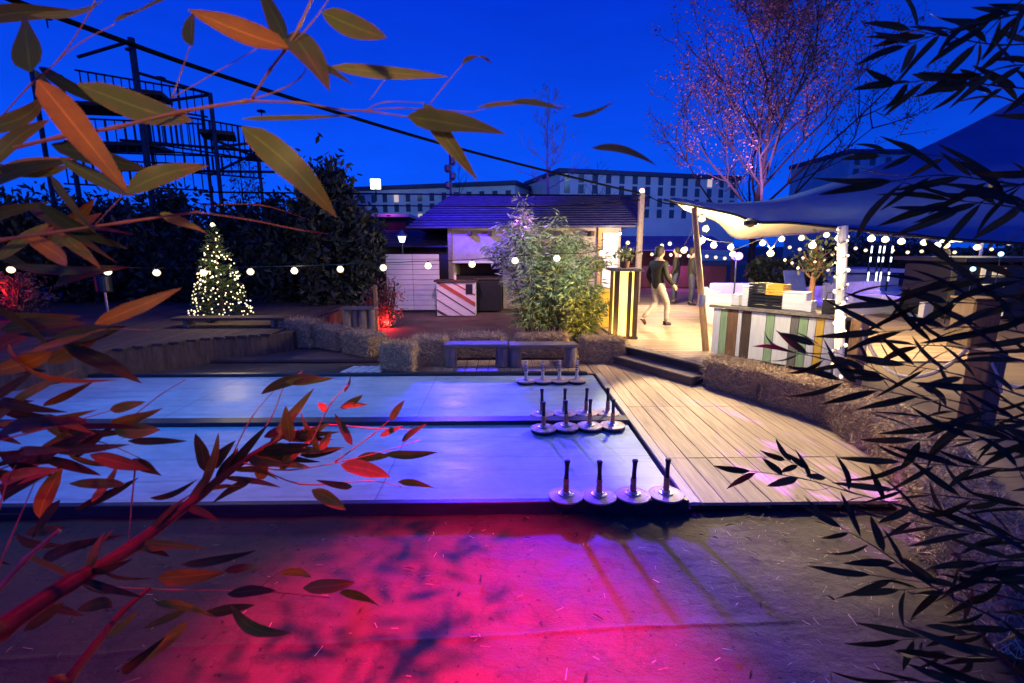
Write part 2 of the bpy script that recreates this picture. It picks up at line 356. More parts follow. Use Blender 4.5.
def leafcards(mb, pts, size, aspect=0.4, up=0.0, mi=0, dirs=None):
    """many small rhombus leaves with a kink, at the given points"""
    n = len(pts); pts = np.asarray(pts)
    d = NR.normal(size=(n, 3)) if dirs is None else dirs + NR.normal(size=(n, 3))*0.45
    d[:, 2] += up; d /= np.linalg.norm(d, axis=1)[:, None]+1e-9
    r = NR.normal(size=(n, 3)); sd = np.cross(d, r); sd /= np.linalg.norm(sd, axis=1)[:, None]+1e-9
    L = (size*NR.uniform(0.6, 1.35, n))[:, None]
    a = pts; b = pts + d*L*0.45 + sd*L*aspect*0.5; c = pts + d*L; e = pts + d*L*0.45 - sd*L*aspect*0.5
    q = np.stack([a, b, c, e], 1).reshape(-1, 3); o = len(mb.v)
    mb.v += list(map(tuple, q.tolist())); mb.f += [(o+4*i, o+4*i+1, o+4*i+2, o+4*i+3) for i in range(n)]; mb.m += [mi]*n
# ------------------------------------------------------------------ world
w = bpy.data.worlds.new('World'); S.world = w; w.use_nodes = True; nt = w.node_tree
bg = nt.nodes['Background']
sky = N(nt, 'ShaderNodeTexSky', sky_type='NISHITA', sun_disc=False, sun_elevation=R(3), sun_rotation=R(150), altitude=0, air_density=1, dust_density=0.3, ozone_density=6)
bw = N(nt, 'ShaderNodeRGBToBW'); nt.links.new(sky.outputs[0], bw.inputs[0])
pw = N(nt, 'ShaderNodeMath', operation='POWER'); pw.inputs[1].default_value = 0.45; nt.links.new(bw.outputs[0], pw.inputs[0])
mx = N(nt, 'ShaderNodeMix', data_type='RGBA', blend_type='MULTIPLY'); mx.inputs[0].default_value = 1; mx.inputs[7].default_value = (0.0012, 0.042, 1.0, 1)
wtc = N(nt, 'ShaderNodeTexCoord'); wsx = N(nt, 'ShaderNodeSeparateXYZ'); nt.links.new(wtc.outputs['Generated'], wsx.inputs[0])
wcr = N(nt, 'ShaderNodeValToRGB'); nt.links.new(wsx.outputs[2], wcr.inputs[0]); wcr.color_ramp.elements[0].position = 0.02; wcr.color_ramp.elements[1].position = 0.5
wcr.color_ramp.elements[0].color = (0.003, 0.105, 1.0, 1); wcr.color_ramp.elements[1].color = (0.001, 0.032, 0.86, 1); nt.links.new(wcr.outputs[0], mx.inputs[7])
wn = N(nt, 'ShaderNodeTexNoise', Scale=2.2, Detail=6, Roughness=.6); wm = N(nt, 'ShaderNodeMapping'); wm.inputs['Scale'].default_value = (1, 1, 3.2); nt.links.new(wtc.outputs['Generated'], wm.inputs[0]); nt.links.new(wm.outputs[0], wn.inputs['Vector'])
wr = N(nt, 'ShaderNodeMapRange'); wr.inputs[1].default_value = .3; wr.inputs[2].default_value = .75; wr.inputs[3].default_value = .86; wr.inputs[4].default_value = 1.1; nt.links.new(wn.outputs['Fac'], wr.inputs[0])
wk = N(nt, 'ShaderNodeMath', operation='MULTIPLY'); nt.links.new(pw.outputs[0], wk.inputs[0]); nt.links.new(wr.outputs[0], wk.inputs[1]); pw = wk
nt.links.new(pw.outputs[0], mx.inputs[6]); nt.links.new(mx.outputs[2], bg.inputs[0]); bg.inputs[1].default_value = 1.15
sd = bpy.data.lights.new('dusk_sun', 'SUN'); sd.energy = 0.02; sd.angle = R(12); sd.color = (0.5, 0.6, 1)
so = bpy.data.objects.new('dusk_sun', sd); COL.objects.link(so); so.rotation_euler = (R(75), 0, R(150)); so.location = (0, 0, 20)
def spot(name, loc, tgt, col, W, size=60, blend=0.6, rad=0.08):
    l = bpy.data.lights.new(name, 'SPOT'); l.energy = W; l.color = col; l.spot_size = R(size); l.spot_blend = blend; l.shadow_soft_size = rad
    o = bpy.data.objects.new(name, l); COL.objects.link(o); o.location = loc
    o.rotation_euler = (V(tgt)-V(loc)).to_track_quat('-Z', 'Y').to_euler(); return o
def point(name, loc, col, W, rad=0.08):
    l = bpy.data.lights.new(name, 'POINT'); l.energy = W; l.color = col; l.shadow_soft_size = rad
    o = bpy.data.objects.new(name, l); COL.objects.link(o); o.location = loc; return o
WARM = (1, 0.72, 0.38)
# ------------------------------------------------------------------ setting: ground, ice, deck
def sheet(name, poly, z, m, depth=0.0, kind='structure'):
    b = MB(); b.prism(poly, z-max(depth, 0.01), z); o = b.build(name, m); return tag(o, kind=kind)
b = MB(); b.quad((-400, -60, -0.09), (400, -60, -0.09), (400, 700, -0.09), (-400, 700, -0.09)); tag(b.build('ground', 'dirt'), kind='structure')
XE = 1.47                                                   # right end of the ice
Y1, Y2, Y3, Y4, Y5 = 3.80, 5.60, 5.78, 7.86, 7.98
# tarp covered foreground, one sheet with a real fold across it
b = MB(); nx, ny = 150, 70; xs = np.linspace(-9, 3.6, nx); ys = np.linspace(-1.5, Y1-0.075, ny)
fa = [G(-200, 668, -.07), G(230, 647, -.07), G(560, 633, -.07), G(890, 612, -.07)]
def foldy(x):
    for p, q in zip(fa[:-1], fa[1:]):
        if x <= q.x or q is fa[-1]: return p.y+(q.y-p.y)*(x-p.x)/(q.x-p.x)
ys = np.sort(np.concatenate([ys, np.linspace(2.1, 2.5, 40)])); ny = len(ys)
vs = []
for y in ys:
    for x in xs:
        d = y-foldy(x) - 0.012*math.sin(x*3.1)
        z = -0.07 + 0.0075*math.exp(-(d/0.02)**2)*(1 if d < 0 else .8) + (0.004 if d < 0 else 0)*math.exp(d/0.25)
        z += 0.006*math.sin(x*5+y*3)*math.sin(y*4.3-x) + 0.004*math.sin(x*13+1)*math.sin(y*9)
        vs.append((x, y, z))
b.add(vs, [(j*nx+i, j*nx+i+1, (j+1)*nx+i+1, (j+1)*nx+i) for j in range(ny-1) for i in range(nx-1)])
tag(b.build('tarp_ground', 'tarp', smooth=True), kind='structure')
def ice(y0, y1): return sheet('ice_lane', [(-16, y0), (XE, y0), (XE, y1), (-16, y1)], 0.0, 'ice', 0.06)
ice(Y1, Y2); ice(Y3, Y4)
for (y0, y1, z, xr) in ((Y1-0.07, Y1, 0.035, 1.52), (Y2, Y3, 0.05, 1.50), (Y4, Y5, 0.05, 1.38)):
    b = MB(); b.box(((-16+xr)/2, (y0+y1)/2, z/2-0.045), (16+xr, y1-y0-0.004, z+0.09), ch=0.006); tag(b.build('lane_kerb', 'kerb'), kind='structure')
# deck right of the lanes and behind them
def deck(name, cells, along, m, z, th=0.03):
    b = MB()
    for (x0, x1, y0, y1) in cells:
        b.box(((x0+x1)/2, (y0+y1)/2, z-th/2+random.uniform(-.002, .002)), (x1-x0, y1-y0, th), ch=0.004)
    return tag(b.build(name, m), kind='structure')
cells = []
x = 1.63
while x < 4.1:
    wd = 0.195; yj = [Y1-0.06, 4.62, 6.22, 9.0]
    for a, c in zip(yj[:-1], yj[1:]):
        cells.append((x, x+wd-0.006, a+0.003, c-0.003))
    x += wd
deck('wood_deck', cells, 'y', 'deck', 0.008)
deck('deck_border', [(XE+0.055, 1.622, Y1-0.06, Y4+0.1)], 'y', 'deckpale', 0.012)
cells = []; x = -2.0
while x < 1.55:
    cells.append((x, x+0.185, Y5+0.01, 9.0)); x += 0.195
deck('wood_deck', cells, 'y', 'deck', 0.0)
b = MB(); b.quad((XE-3.6, Y1-0.05, -0.05), (4.3, Y1-0.05, -0.05), (4.3, 9.1, -0.05), (XE-3.6, 9.1, -0.05)); tag(b.build('deck_floor', 'riser'), kind='structure')
# raised ground on the right + wooden platform with two steps
S0 = V((2.2, 8.95, 0)); S1 = V((3.0, 7.55, 0))
arc = [(3.35, 7.25), (3.75, 6.5), (4.1, 5.6), (4.0, 4.5), (3.66, 3.7), (3.25, 2.9), (3.0, 2.0), (3.0, -3)]
poly = [(2.0, 60), (2.0, 9.7), (S0.x+.1, S0.y+.1), (S1.x+.1, S1.y+.1)] + arc + [(60, -3), (60, 60)]
sheet('raised_ground', poly, 0.27, 'sand', 0.4)
cells = []; y = 7.5; k = 0
while y < 15:
    xs0 = 2.2 if y > 8.9 else S0.x+(S1.x-S0.x)*(8.95-y)/(8.95-7.55)+0.02
    xs0 = max(xs0, 2.2)
    xj = [xs0, 4.3+0.6*(k % 2), 6.4+0.6*(k % 3), 9.5]
    for a, c in zip(xj[:-1], xj[1:]): cells.append((a, c-0.006, y, y+0.152))
    y += 0.16; k += 1
deck('wood_platform', cells, 'x', 'deck_x', 0.30)
dv = (S1-S0).normalized(); nv = V((dv.y, -dv.x, 0)); nv = -nv if nv.dot(V((-1, -1, 0))) < 0 else nv; ang = math.atan2(dv.y, dv.x)
b = MB(); Ls = (S1-S0).length+0.3
c0 = (S0+S1)/2 + dv*0.1
b.box(c0 - nv*0.02 + V((0, 0, 0.125)), (Ls, 0.05, 0.30), ang); b.box(c0+nv*0.19+V((0, 0, 0.055)), (Ls, 0.30, 0.15), ang, ch=.01)
tag(b.build('platform_steps', 'riser'), kind='structure')
b = MB(); b.box(c0+nv*0.185+V((0, 0, 0.14)), (Ls, 0.34, 0.025), ang, ch=.006); b.box(c0+nv*0.02+V((0, 0, 0.288)), (Ls, 0.16, 0.026), ang, ch=.006)
tag(b.build('step_treads', 'oldwood'), kind='structure')
# patio in front of the hut
sheet('patio_paving', [(-7, 9.2), (1.95, 9.2), (1.95, 20), (-7, 20)], -0.02, 'patio', 0.05)
# raised timber stage on the left
fr = [G(292, 330, .4), G(262, 334, .4), G(215, 337, .4), G(160, 343, .4), G(106, 350, .4), G(40, 360, .4), G(-80, 376, .4)]
poly = [(p.x, p.y) for p in smoothpath(fr, 4)] + [(-16, 9), (-16, 18), (fr[0].x-0.3, 18)]
sheet('timber_stage', poly, 0.36, 'stagewood', 0.45)
b = MB()
xx = -16
fx = smoothpath(fr, 8)
def front_y(x):
    best = min(fx, key=lambda p: abs(p.x-x)); return best.y
while xx < fr[0].x-0.3:
    y0 = front_y(xx+.09)-0.05
    b.box((xx+.09, (y0+15)/2, 0.38), (0.172, 15-y0, 0.04), ch=.005); xx += 0.18
tag(b.build('stage_boards', 'stagewood'), kind='structure')
# ------------------------------------------------------------------ curling stocks
def make_stock(pale, label, group):
    r = empty('curling_stock', (0, 0, 0), label, 'curling stock', group)
    b = MB(); b.lathe([(0.12, 0), (0.137, 0.003), (0.141, 0.012), (0.141, 0.033), (0.134, 0.037)], n=40); b.build('sole', 'rubber', r, True, False)
    b = MB(); b.lathe([(0.134, 0.0372), (0.1435, 0.0395), (0.1455, 0.046), (0.142, 0.052), (0.128, 0.0535), (0.126, 0.0515), (0.118, 0.053), (0.07, 0.059), (0.045, 0.061)], n=40); b.build('disc', 'discwood', r, True, False)
    b = MB(); b.lathe([(0.062, 0.058), (0.061, 0.067), (0.052, 0.07), (0.05, 0.066), (0.036, 0.068), (0.033, 0.082), (0.028, 0.086)], n=28); b.build('collar', 'steel' if not pale else 'palehandle', r, True, False)
    tw = random.uniform(-.01, .01)
    b = MB(); b.lathe([(0.026, 0.08), (0.027, 0.105), (0.023, 0.112), (0.026, 0.13), (0.022, 0.15), (0.025, 0.165), (0.025, 0.19), (0.02, 0.198)], n=18); b.build('shaft', 'palehandle' if pale else 'copper', r, True, False)
    b = MB()
    b.lathe([(0.0205, 0.196), (0.019, 0.21), (0.017, 0.25), (0.0175, 0.30), (0.021, 0.335), (0.024, 0.35), (0.022, 0.358), (0.012, 0.361)], n=18); b.v = [(x+(.05*(z-.2) if z > .2 else 0)*.8, y, z) for x, y, z in b.v]; g = b.build('grip', 'palehandle' if pale else 'rubber', r, True, False)
    if pale:
        for z in (.20, .235, .27):
            b = MB(); b.lathe([(.0225, z), (.0225, z+.014)], n=12); b.build('band', 'rubber', g, True)
    return r
ORD = ['leftmost', 'second from left', 'third from left', 'rightmost']
rows = [([(566, 494), (599, 494.5), (633, 493.5), (666, 492.5)], 0, 'the nearest row, by the front kerb'),
        ([(543.6, 427), (566, 425.5), (589.6, 424.5), (612.5, 424)], 0, 'the row before the middle kerb'),
        ([(542, 412.5), (564.5, 412), (586, 411.5), (607.6, 411.5)], 0, 'the row behind the middle kerb'),
        ([(526, 379.5), (542.7, 379.3), (559.4, 379.2), (576.6, 379)], 1, 'the far row below the benches')]
proto = {}
for pts, pale, rn in rows:
    for i, (px, py) in enumerate(pts):
        lab = ('pale handled' if pale else 'black handled') + ' ice stock, %s of %s' % (ORD[i], rn)
        p = G(px, py, 0.06)
        loc = (p.x, p.y, 0.001)
        if pale not in proto:
            o = make_stock(pale, lab, 'ice stocks lined up on the lanes'); o.location = loc; proto[pale] = o
        else: o = dup(proto[pale], loc, random.uniform(0, 6), lab)
# ------------------------------------------------------------------ hay bales
def bale_mesh(seed, nst):
    rs = np.random.RandomState(seed); Lb, Wb, Hb = 0.84, 0.44, 0.42
    b = MB(); bm = bmesh.new(); bmesh.ops.create_cube(bm, size=1); bmesh.ops.subdivide_edges(bm, edges=bm.edges[:], cuts=9, use_grid_fill=True)
    vs = []
    for v in bm.verts:
        p = np.array(v.co)*2; q = np.sign(p)*np.abs(p)
        nrm = (np.abs(p)**13).sum()**(1/13); q = p/nrm if nrm > 1e-6 else p
        q = q*np.array([Lb/2, Wb/2, Hb/2]); q += rs.normal(size=3)*0.008
        if q[2] < -Hb/2+.03: q[2] = -Hb/2
        vs.append((q[0], q[1], q[2]+Hb/2))
    bm.verts.index_update(); b.add(vs, [[v.index for v in f.verts] for f in bm.faces], 0); bm.free()
    for k in range(nst):
        ax = rs.choice([0, 1, 1, 2, 2, 2]); sg = rs.choice([-1, 1]) if ax != 2 else 1
        p = rs.uniform(-1, 1, 3)*0.99; p[ax] = sg
        nrm = (np.abs(p)**13).sum()**(1/13); p = p/nrm
        c = p*np.array([Lb/2, Wb/2, Hb/2]); c[2] += Hb/2
        n = np.sign(p)*np.abs(p)**6; n = n/(np.linalg.norm(n)+1e-9)
        d = rs.normal(size=3); d = d-n*d.dot(n); d /= np.linalg.norm(d)+1e-9
        if rs.rand() < .6: d[2] *= 0.5
        d = d+n*rs.uniform(-.1, .55 if rs.rand() < .6 else 1.1); d /= np.linalg.norm(d)
        ln = rs.uniform(.05, .17); wd = rs.uniform(.0022, .0048); s2 = np.cross(d, rs.normal(size=3)); s2 /= np.linalg.norm(s2)+1e-9
        a0 = c-n*.006-d*ln*.3; a1 = a0+d*ln*.55; a2 = a0+d*ln+rs.normal(size=3)*.02-np.array([0, 0, .012])
        for q in (a0, a1, a2): q[2] = max(q[2], 0.004)
        b.add([a0-s2*wd, a0+s2*wd, a1+s2*wd, a1-s2*wd, a2+s2*wd*.5, a2-s2*wd*.5], [(0, 1, 2, 3), (3, 2, 4, 5)], 1)
    return b
BALES = []
for k in range(3):
    r = empty('hay_bale', (0, 0, 0), 'x', 'hay bale', 'hay bales edging the lanes and the deck')
    bale_mesh(20+k, 3600).build('straw', ['haycore', 'hay'], r, True)
    for sx in (-.2, .2):
        b = MB(); pth = [(sx, -.222, .02), (sx, -.226, .21), (sx, -.2, .408), (sx, 0, .428), (sx, .2, .408), (sx, .226, .21), (sx, .222, .02)]
        b.tube(pth, .004, 5); b.build('twine', 'twine', r, True)
    BALES.append(r)
USED = []
def bale(x, y, z, rz, label, sc=(1, 1, 1)):
    k = len(USED) % 3; USED.append(1)
    if len(USED) <= 3:
        o = BALES[k]; o.location = (x, y, z); o.rotation_euler.z = rz; o['label'] = label; o.scale = sc; return o
    return dup(BALES[k], (x, y, z), rz, label, sc)
def bale_px(xl, xr, ybase, label, ztop=None, rz=0.0, dy=0.25, sc=(1, 1, 1), z=0.0):
    a = G(xl, ybase, z); c = G(xr, ybase, z); m = (a+c)/2
    return bale(m.x, m.y+dy, z, rz, label, sc)
bale_px(581, 627, 364, 'hay bale right of the log benches, beside the wooden steps', sc=(.92, 1, 1.02))
bale_px(513, 572, 359, 'hay bale half hidden behind the grey log bench', sc=(1.15, 1, .98), dy=.3)
bale_px(452, 505, 359, 'hay bale half hidden behind the violet lit bench', sc=(1.08, 1, .98), dy=.3)
bale_px(412, 446, 367, 'hay bale just left of the violet lit bench', sc=(.72, 1, 1.12), rz=.05)
bale_px(381, 414, 374.5, 'hay bale standing forward beside the slatted pallet', sc=(.66, .9, 1.15), rz=-.08, dy=.2)
a = G(360, 357, 0); bale(a.x, a.y+.3, 0, R(-38), 'hay bale behind the slatted pallet, in front of the log stool', (1, 1, 1))
a = G(330, 350, 0); bale(a.x, a.y+.25, 0, R(-36), 'hay bale in the diagonal row in front of the red lit shrub', (.9, 1, 1.02))
a = G(298, 347, 0); bale(a.x, a.y+.2, 0, R(-20), 'last hay bale of the diagonal row, beside the timber stage', (.95, 1, 1.25))
ar = [V((2.98, 7.2, 0)), V((3.42, 6.38, 0)), V((3.76, 5.55, 0)), V((3.70, 4.62, 0)), V((3.36, 3.82, 0)), V((2.92, 3.05, 0)), V((2.62, 2.2, 0))]
for i, lab in enumerate(['hay bale at the foot of the striped bar counter, beside the steps', 'hay bale below the pole wrapped in fairy lights', 'hay bale at the widest bend of the row right of the deck',
                         'hay bale at the front corner of the deck', 'hay bale behind the dark bamboo twigs, on the tarp', 'nearest hay bale, at the lower right edge of the tarp']):
    p, q = ar[i], ar[i+1]; d = (q-p); m = (p+q)/2; n = V((-d.y, d.x, 0)).normalized()
    if n.x < 0 or i > 3: n = V((abs(n.x), n.y if n.x > 0 else -n.y, 0))
    m += n*0.2
    bale(m.x, m.y, -0.05 if i > 3 else 0.01, math.atan2(d.y, d.x)+random.uniform(-.04, .04), lab, (d.length/0.86, 1, 1.0+.04*random.random()))
# ------------------------------------------------------------------ benches, pallet, stool
def log_bench(xl, xr, yt, yb, label, topmat):
    a = G(xl+6, yb, 0); c = G(xr-6, yb, 0); base = (a+c)/2; r = empty('log_bench', base, label, 'bench', 'log benches before the hay bales')
    tl = P(xl, yt, base.y); tr = P(xr, yt, base.y); zt = (tl.z+tr.z)/2-.02
    b = MB(); b.box((base.x, base.y, zt+.0), (tr.x-tl.x, .34, .055), ch=.008); b.build('seat', topmat, r)
    for q in (a, c):
        b = MB(); prof = [(.105, 0), (.115, .02), (.11, zt*.4), (.106, zt*.7), (.11, zt-.03)]
        b.lathe(prof, (q.x, q.y, 0), 14); b.build('leg', 'log', r, smooth=True)
    return r
log_bench(445, 508, 343, 366.5, 'log bench with a plank seat lit violet', 'oldwood')
log_bench(509, 576, 343.5, 366.5, 'log bench with a grey plank seat, left of the end bale', 'oldwood')
a = G(341, 375.5, 0); r = empty('slatted_pallet', (a.x+.3, a.y+.15, 0), 'small pale slatted pallet lying by the far kerb', 'pallet')
for k in range(5):
    b = MB(); b.box((a.x+.09+k*.135, a.y+.21, .045), (.115, .44, .022), R(-14)); b.build('slat', 'whitewood', r)
b = MB(); b.box((a.x+.36, a.y+.05, .017), (.7, .06, .03)); b.box((a.x+.36, a.y+.37, .017), (.7, .06, .03)); b.build('bearer', 'oldwood', r)
a = G(360, 333, 0); r = empty('log_stool', (a.x, a.y, 0), 'grey stool of upright logs with a plank on top', 'stool')
for k in range(4):
    b = MB(); b.lathe([(.09, 0), (.1, .1), (.095, .5), (.09, .58)], (a.x-.29+k*.19, a.y+.05*(k % 2), 0), 12); b.build('leg', 'log', r, smooth=True)
b = MB(); b.box((a.x, a.y, .61), (.82, .4, .05)); b.build('seat', 'oldwood', r)
t = P(375, 286, 12.6); r = empty('bamboo_post', (t.x, t.y, -.02), 'slim bamboo post with a cap beside the log stool', 'post')
b = MB(); b.tube([(t.x, t.y, -.02), (t.x, t.y, t.z*.33), (t.x, t.y, t.z*.34), (t.x, t.y, t.z*.66), (t.x, t.y, t.z*.67), (t.x, t.y, t.z-.06)], [.05, .048, .054, .048, .054, .048], 10); b.build('pole', 'polewood', r)
b = MB(); b.lathe([(.06, 0), (.07, .03), (.05, .08), (.02, .1)], (t.x, t.y, t.z-.06), 10); b.build('cap', 'polewood', r)
# ------------------------------------------------------------------ hut
HY = 16.6
def X(px, Y): return P(px, 260, Y).x
def Zp(py, Y): return P(512, py, Y).z
xl, xr = X(448, HY), X(620, HY); zE = Zp(226, HY); hut = empty('timber_hut', ((xl+xr)/2, HY, 0), 'low plastered hut with a broad dark tiled roof, behind the green bamboo', 'hut')
b = MB()
b.box(((X(452, HY)+X(503, HY))/2, HY+.1, (Zp(262, HY)+zE)/2), (X(503, HY)-X(452, HY), .2, zE-Zp(262, HY)))        # above the hatch
b.box(((X(503, HY)+xr)/2, HY+.1, zE/2), (xr-X(503, HY), .2, zE)); b.box((xr-.1, HY+2.4, zE/2), (.2, 4.4, zE)); b.box((xl+.1, HY+2.4, zE/2), (.2, 4.4, zE))
b.box(((xl+xr)/2, HY+4.6, zE/2), (xr-xl, .2, zE)); b.build('wall', 'plaster', hut)
b = MB(); b.box(((X(452, HY)+X(503, HY))/2, HY+.02, Zp(262, HY)), (X(503, HY)-X(452, HY)+.1, .12, .07)); b.build('lintel', 'whitewood', hut)
b = MB(); b.box((X(450.5, HY), HY-.05, zE/2), (.13, .14, zE)); b.build('post', 'oldwood', hut)
b = MB(); b.box((X(598.5, HY), HY-.06, zE/2), (.12, .14, zE)); b.build('post', 'polewood', hut)
b = MB(); b.box(((X(602, HY)+X(617, HY))/2, HY-.05, (Zp(233, HY)+Zp(288, HY))/2), (X(617, HY)-X(602, HY), .06, Zp(233, HY)-Zp(288, HY))); b.build('shutter', 'whitepaint', hut)
b = MB(); b.box(((X(590, HY)+X(619, HY))/2, HY-.12, Zp(290, HY)), (X(619, HY)-X(590, HY), .26, .06)); b.build('sill', 'oldwood', hut)
# roof: hipped on the left, gabled on the right
ze = Zp(228, HY-.7); zr = Zp(196, HY+2.2)
e0 = V((X(407, HY-.7), HY-.7, ze)); e1 = V((X(634, HY-.7), HY-.7, ze+.04)); r0 = V((X(452, HY+2.2), HY+2.2, zr)); r1 = V((X(648, HY+2.2), HY+2.2, zr))
k0 = V((e0.x, HY+5.1, ze)); k1 = V((e1.x, HY+5.1, ze))
b = MB()
def roofplane(a, c, d, e, rowsn=14):
    """a-c eave, e-d ridge: overlapping courses of tiles"""
    for k in range(rowsn):
        t0, t1 = k/rowsn, (k+1.15)/rowsn
        p0 = a.lerp(e, t0); p1 = c.lerp(d, t0); p2 = c.lerp(d, min(1, t1)); p3 = a.lerp(e, min(1, t1))
        n = (p1-p0).cross(p3-p0)
        n = n.normalized() if n.length > 1e-6 else V((0, 0, 1))
        n = -n if n.z < 0 else n
        q = [p0+n*.05, p1+n*.05, p2+n*.012, p3+n*.012]
        b.add(q+[p0-n*.01, p1-n*.01], [(0, 1, 2, 3), (4, 5, 1, 0)])
roofplane(e0, e1, r1, r0); roofplane(k0, e0, r0, r0); roofplane(k1, k0, r0, r1)
b.add([e1, k1, r1], [(0, 1, 2)]); b.add([e0, e1, k1, k0], [(3, 2, 1, 0)])
roof = b.build('roof', 'rooftile', hut)
b = MB(); b.box(((e0.x+e1.x)/2, HY-.72, ze-.08), (e1.x-e0.x, .06, .16)); b.build('fascia', 'darkwood', roof)
for px in (470, 490, 530, 560, 590):
    b = MB(); b.box((X(px, HY-.35), HY-.35, ze-.16), (.12, .7, .16)); b.build('rafter', 'darkwood', hut)
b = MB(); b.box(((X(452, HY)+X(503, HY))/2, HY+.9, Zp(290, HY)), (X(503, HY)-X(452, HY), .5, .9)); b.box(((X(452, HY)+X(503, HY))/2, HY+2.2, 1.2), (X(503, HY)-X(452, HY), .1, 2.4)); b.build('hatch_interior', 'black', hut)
# porch wing on the left with its own tiled roof
WY = 18.5
wing = empty('side_wing', (X(410, WY), WY, 0), 'dark side shed with a low tiled roof left of the hut', 'shed')
b = MB(); p0, p1 = V((X(352, WY-.6), WY-.6, Zp(247, WY-.6))), V((X(446, WY-.6), WY-.6, Zp(247, WY-.6))); p2, p3 = V((X(462, WY+1.8), WY+1.8, Zp(231, WY+1.8))), V((X(356, WY+1.8), WY+1.8, Zp(231, WY+1.8)))
roofplane(p0, p1, p2, p3, 9); b.build('roof', 'rooftile', wing)
b = MB(); b.box((X(405, WY), WY+.6, p0.z/2), (X(450, WY)-X(360, WY), .2, p0.z)); b.build('wall', 'darkwood', wing)
b = MB(); b.box((X(437, WY), WY+.45, 1.0), (.9, .08, 2.0)); b.build('door', 'black', wing)
# white folding panel and striped counter
a = G(388, 312, 0); c = G(440, 312.5, 0); PYY = a.y; zt = Zp(254, PYY)
r = empty('panel_screen', ((a.x+c.x)/2, PYY, 0), 'tall white boarded screen left of the striped counter', 'screen')
nb = 7
for half in (0, 1):
    b = MB()
    for k in range(11):
        hb = (zt-.06)/11; b.box((a.x+(c.x-a.x)*(.25+.5*half), PYY, .06+hb*(k+.5)), ((c.x-a.x)/2-.015, .05, hb-.012), ch=.004)
    b.build('shutter_panel', 'whitepaint', r)
b = MB(); b.ball((a.x+.36, PYY-.05, Zp(284, PYY)), .04, 10); b.build('knob', 'black', r)
a = G(437, 316, 0); c = G(475, 318, 0); CY = a.y; zt = Zp(282, CY); wdt = c.x-a.x
r = empty('striped_counter', ((a.x+c.x)/2, CY, 0), 'small bar counter with slanting pink, red and dark stripes', 'counter')
b = MB(); b.box(((a.x+c.x)/2, CY+.25, zt/2), (wdt, .5, zt), ch=.01); b.build('body', 'whitepaint', r)
import itertools
def strip(y0a, y0b, th, m):                                  # a slanting board clipped to the front
    b2 = MB(); n = 14; up = []; lo = []
    for i in range(n+1):
        u = i/n; zc = zt*(1-(y0a+(y0b-y0a)*u)); up.append((u, min(zt-.012, zc))); lo.append((u, max(.012, min(zt-.013, zc-th))))
    vs = []
    for (u, z) in up+lo: vs.append((a.x+.012+(wdt-.024)*u, CY-.012, z))
    for (u, z) in up+lo: vs.append((a.x+.012+(wdt-.024)*u, CY-.0005, z))
    k = n+1; fs = []
    for i in range(n):
        if up[i][1]-lo[i][1] < .002 and up[i+1][1]-lo[i+1][1] < .002: continue
        fs += [(i, k+i, k+i+1, i+1), (i, i+1, 2*k+i+1, 2*k+i), (k+i, 3*k+i, 3*k+i+1, k+i+1)]
    if fs: b2.add(vs, fs); b2.build('stripe', m, r)
strip(-.1, .60, .13, 'redpaint'); strip(-.28, .36, .05, 'redpaint'); strip(.20, .93, .035, 'darkwood'); strip(.50, 1.22, .03, 'darkwood'); strip(.80, 1.45, .08, 'darkwood')
b = MB(); b.box(((a.x+c.x)/2, CY+.22, zt+.03), (wdt+.12, .62, .05)); b.build('countertop', 'darkwood', r)
q = P(469, 285, CY); b = MB(); b.box((q.x, CY-.022, q.z-.12), (.2, .02, .3)); b.build('notice', 'black', r)
q = P(455, 278, CY+.2); r = empty('pump_bottle', (q.x, CY+.2, zt+.055), 'little white pump bottle on the striped counter', 'bottle')
b = MB(); b.lathe([(.035, 0), (.04, .02), (.04, .12), (.015, .15), (.012, .18)], (q.x, CY+.2, zt+.055), 12); b.build('flask', 'whitepaint', r); b = MB(); b.box((q.x+.015, CY+.2, zt+.055+.19), (.06, .02, .02)); b.build('nozzle', 'whitepaint', r)
r = empty('hatch_counter', (X(488, HY-.9), HY-.9, 0), 'black serving cupboard under the hut hatch', 'cupboard')
b = MB(); b.box((X(488, HY-.9), HY-.6, .52), (X(503, HY-.9)-X(475, HY-.9), .5, 1.0)); b.build('body', 'black', r)
b = MB(); b.box((X(488, HY-.9), HY-.6, 1.045), (X(504, HY-.9)-X(475, HY-.9), .56, .04)); b.build('top', 'darkwood', r)
# wall lantern at the shed corner
q = P(402, 238, 16.0); r = empty('wall_lantern', (q.x, q.y, 0), 'old street lantern on a slim post before the shed roof', 'lantern')
b = MB(); b.tube([(q.x, q.y, 0), (q.x, q.y, q.z-.12)], .035, 8); b.build('pole', 'darkmetal', r)
b = MB(); b.lathe([(.07, -.13), (.11, .0), (.12, .05)], q, 8); b.build('glass', M['coldled'], r); b = MB(); b.lathe([(.2, .05), (.16, .09), (.06, .18), (.02, .24)], q, 8); b.build('hood', 'steel', r)
# roof-end post with a pink lamp
q0 = P(640, 234, 16.2); q1 = P(642, 193, 16.2); r = empty('lamp_post', (q0.x, q0.y, 0), 'post with a glowing pink lamp at the right end of the hut roof', 'lamp post')
b = MB(); b.tube([(q0.x, q0.y, 0), q1], .1, 8); b.build('pole', 'oldwood', r); b = MB(); b.ball(q1+V((0, 0, .06)), .085, 10); b.build('lamp', 'pinkled', r)
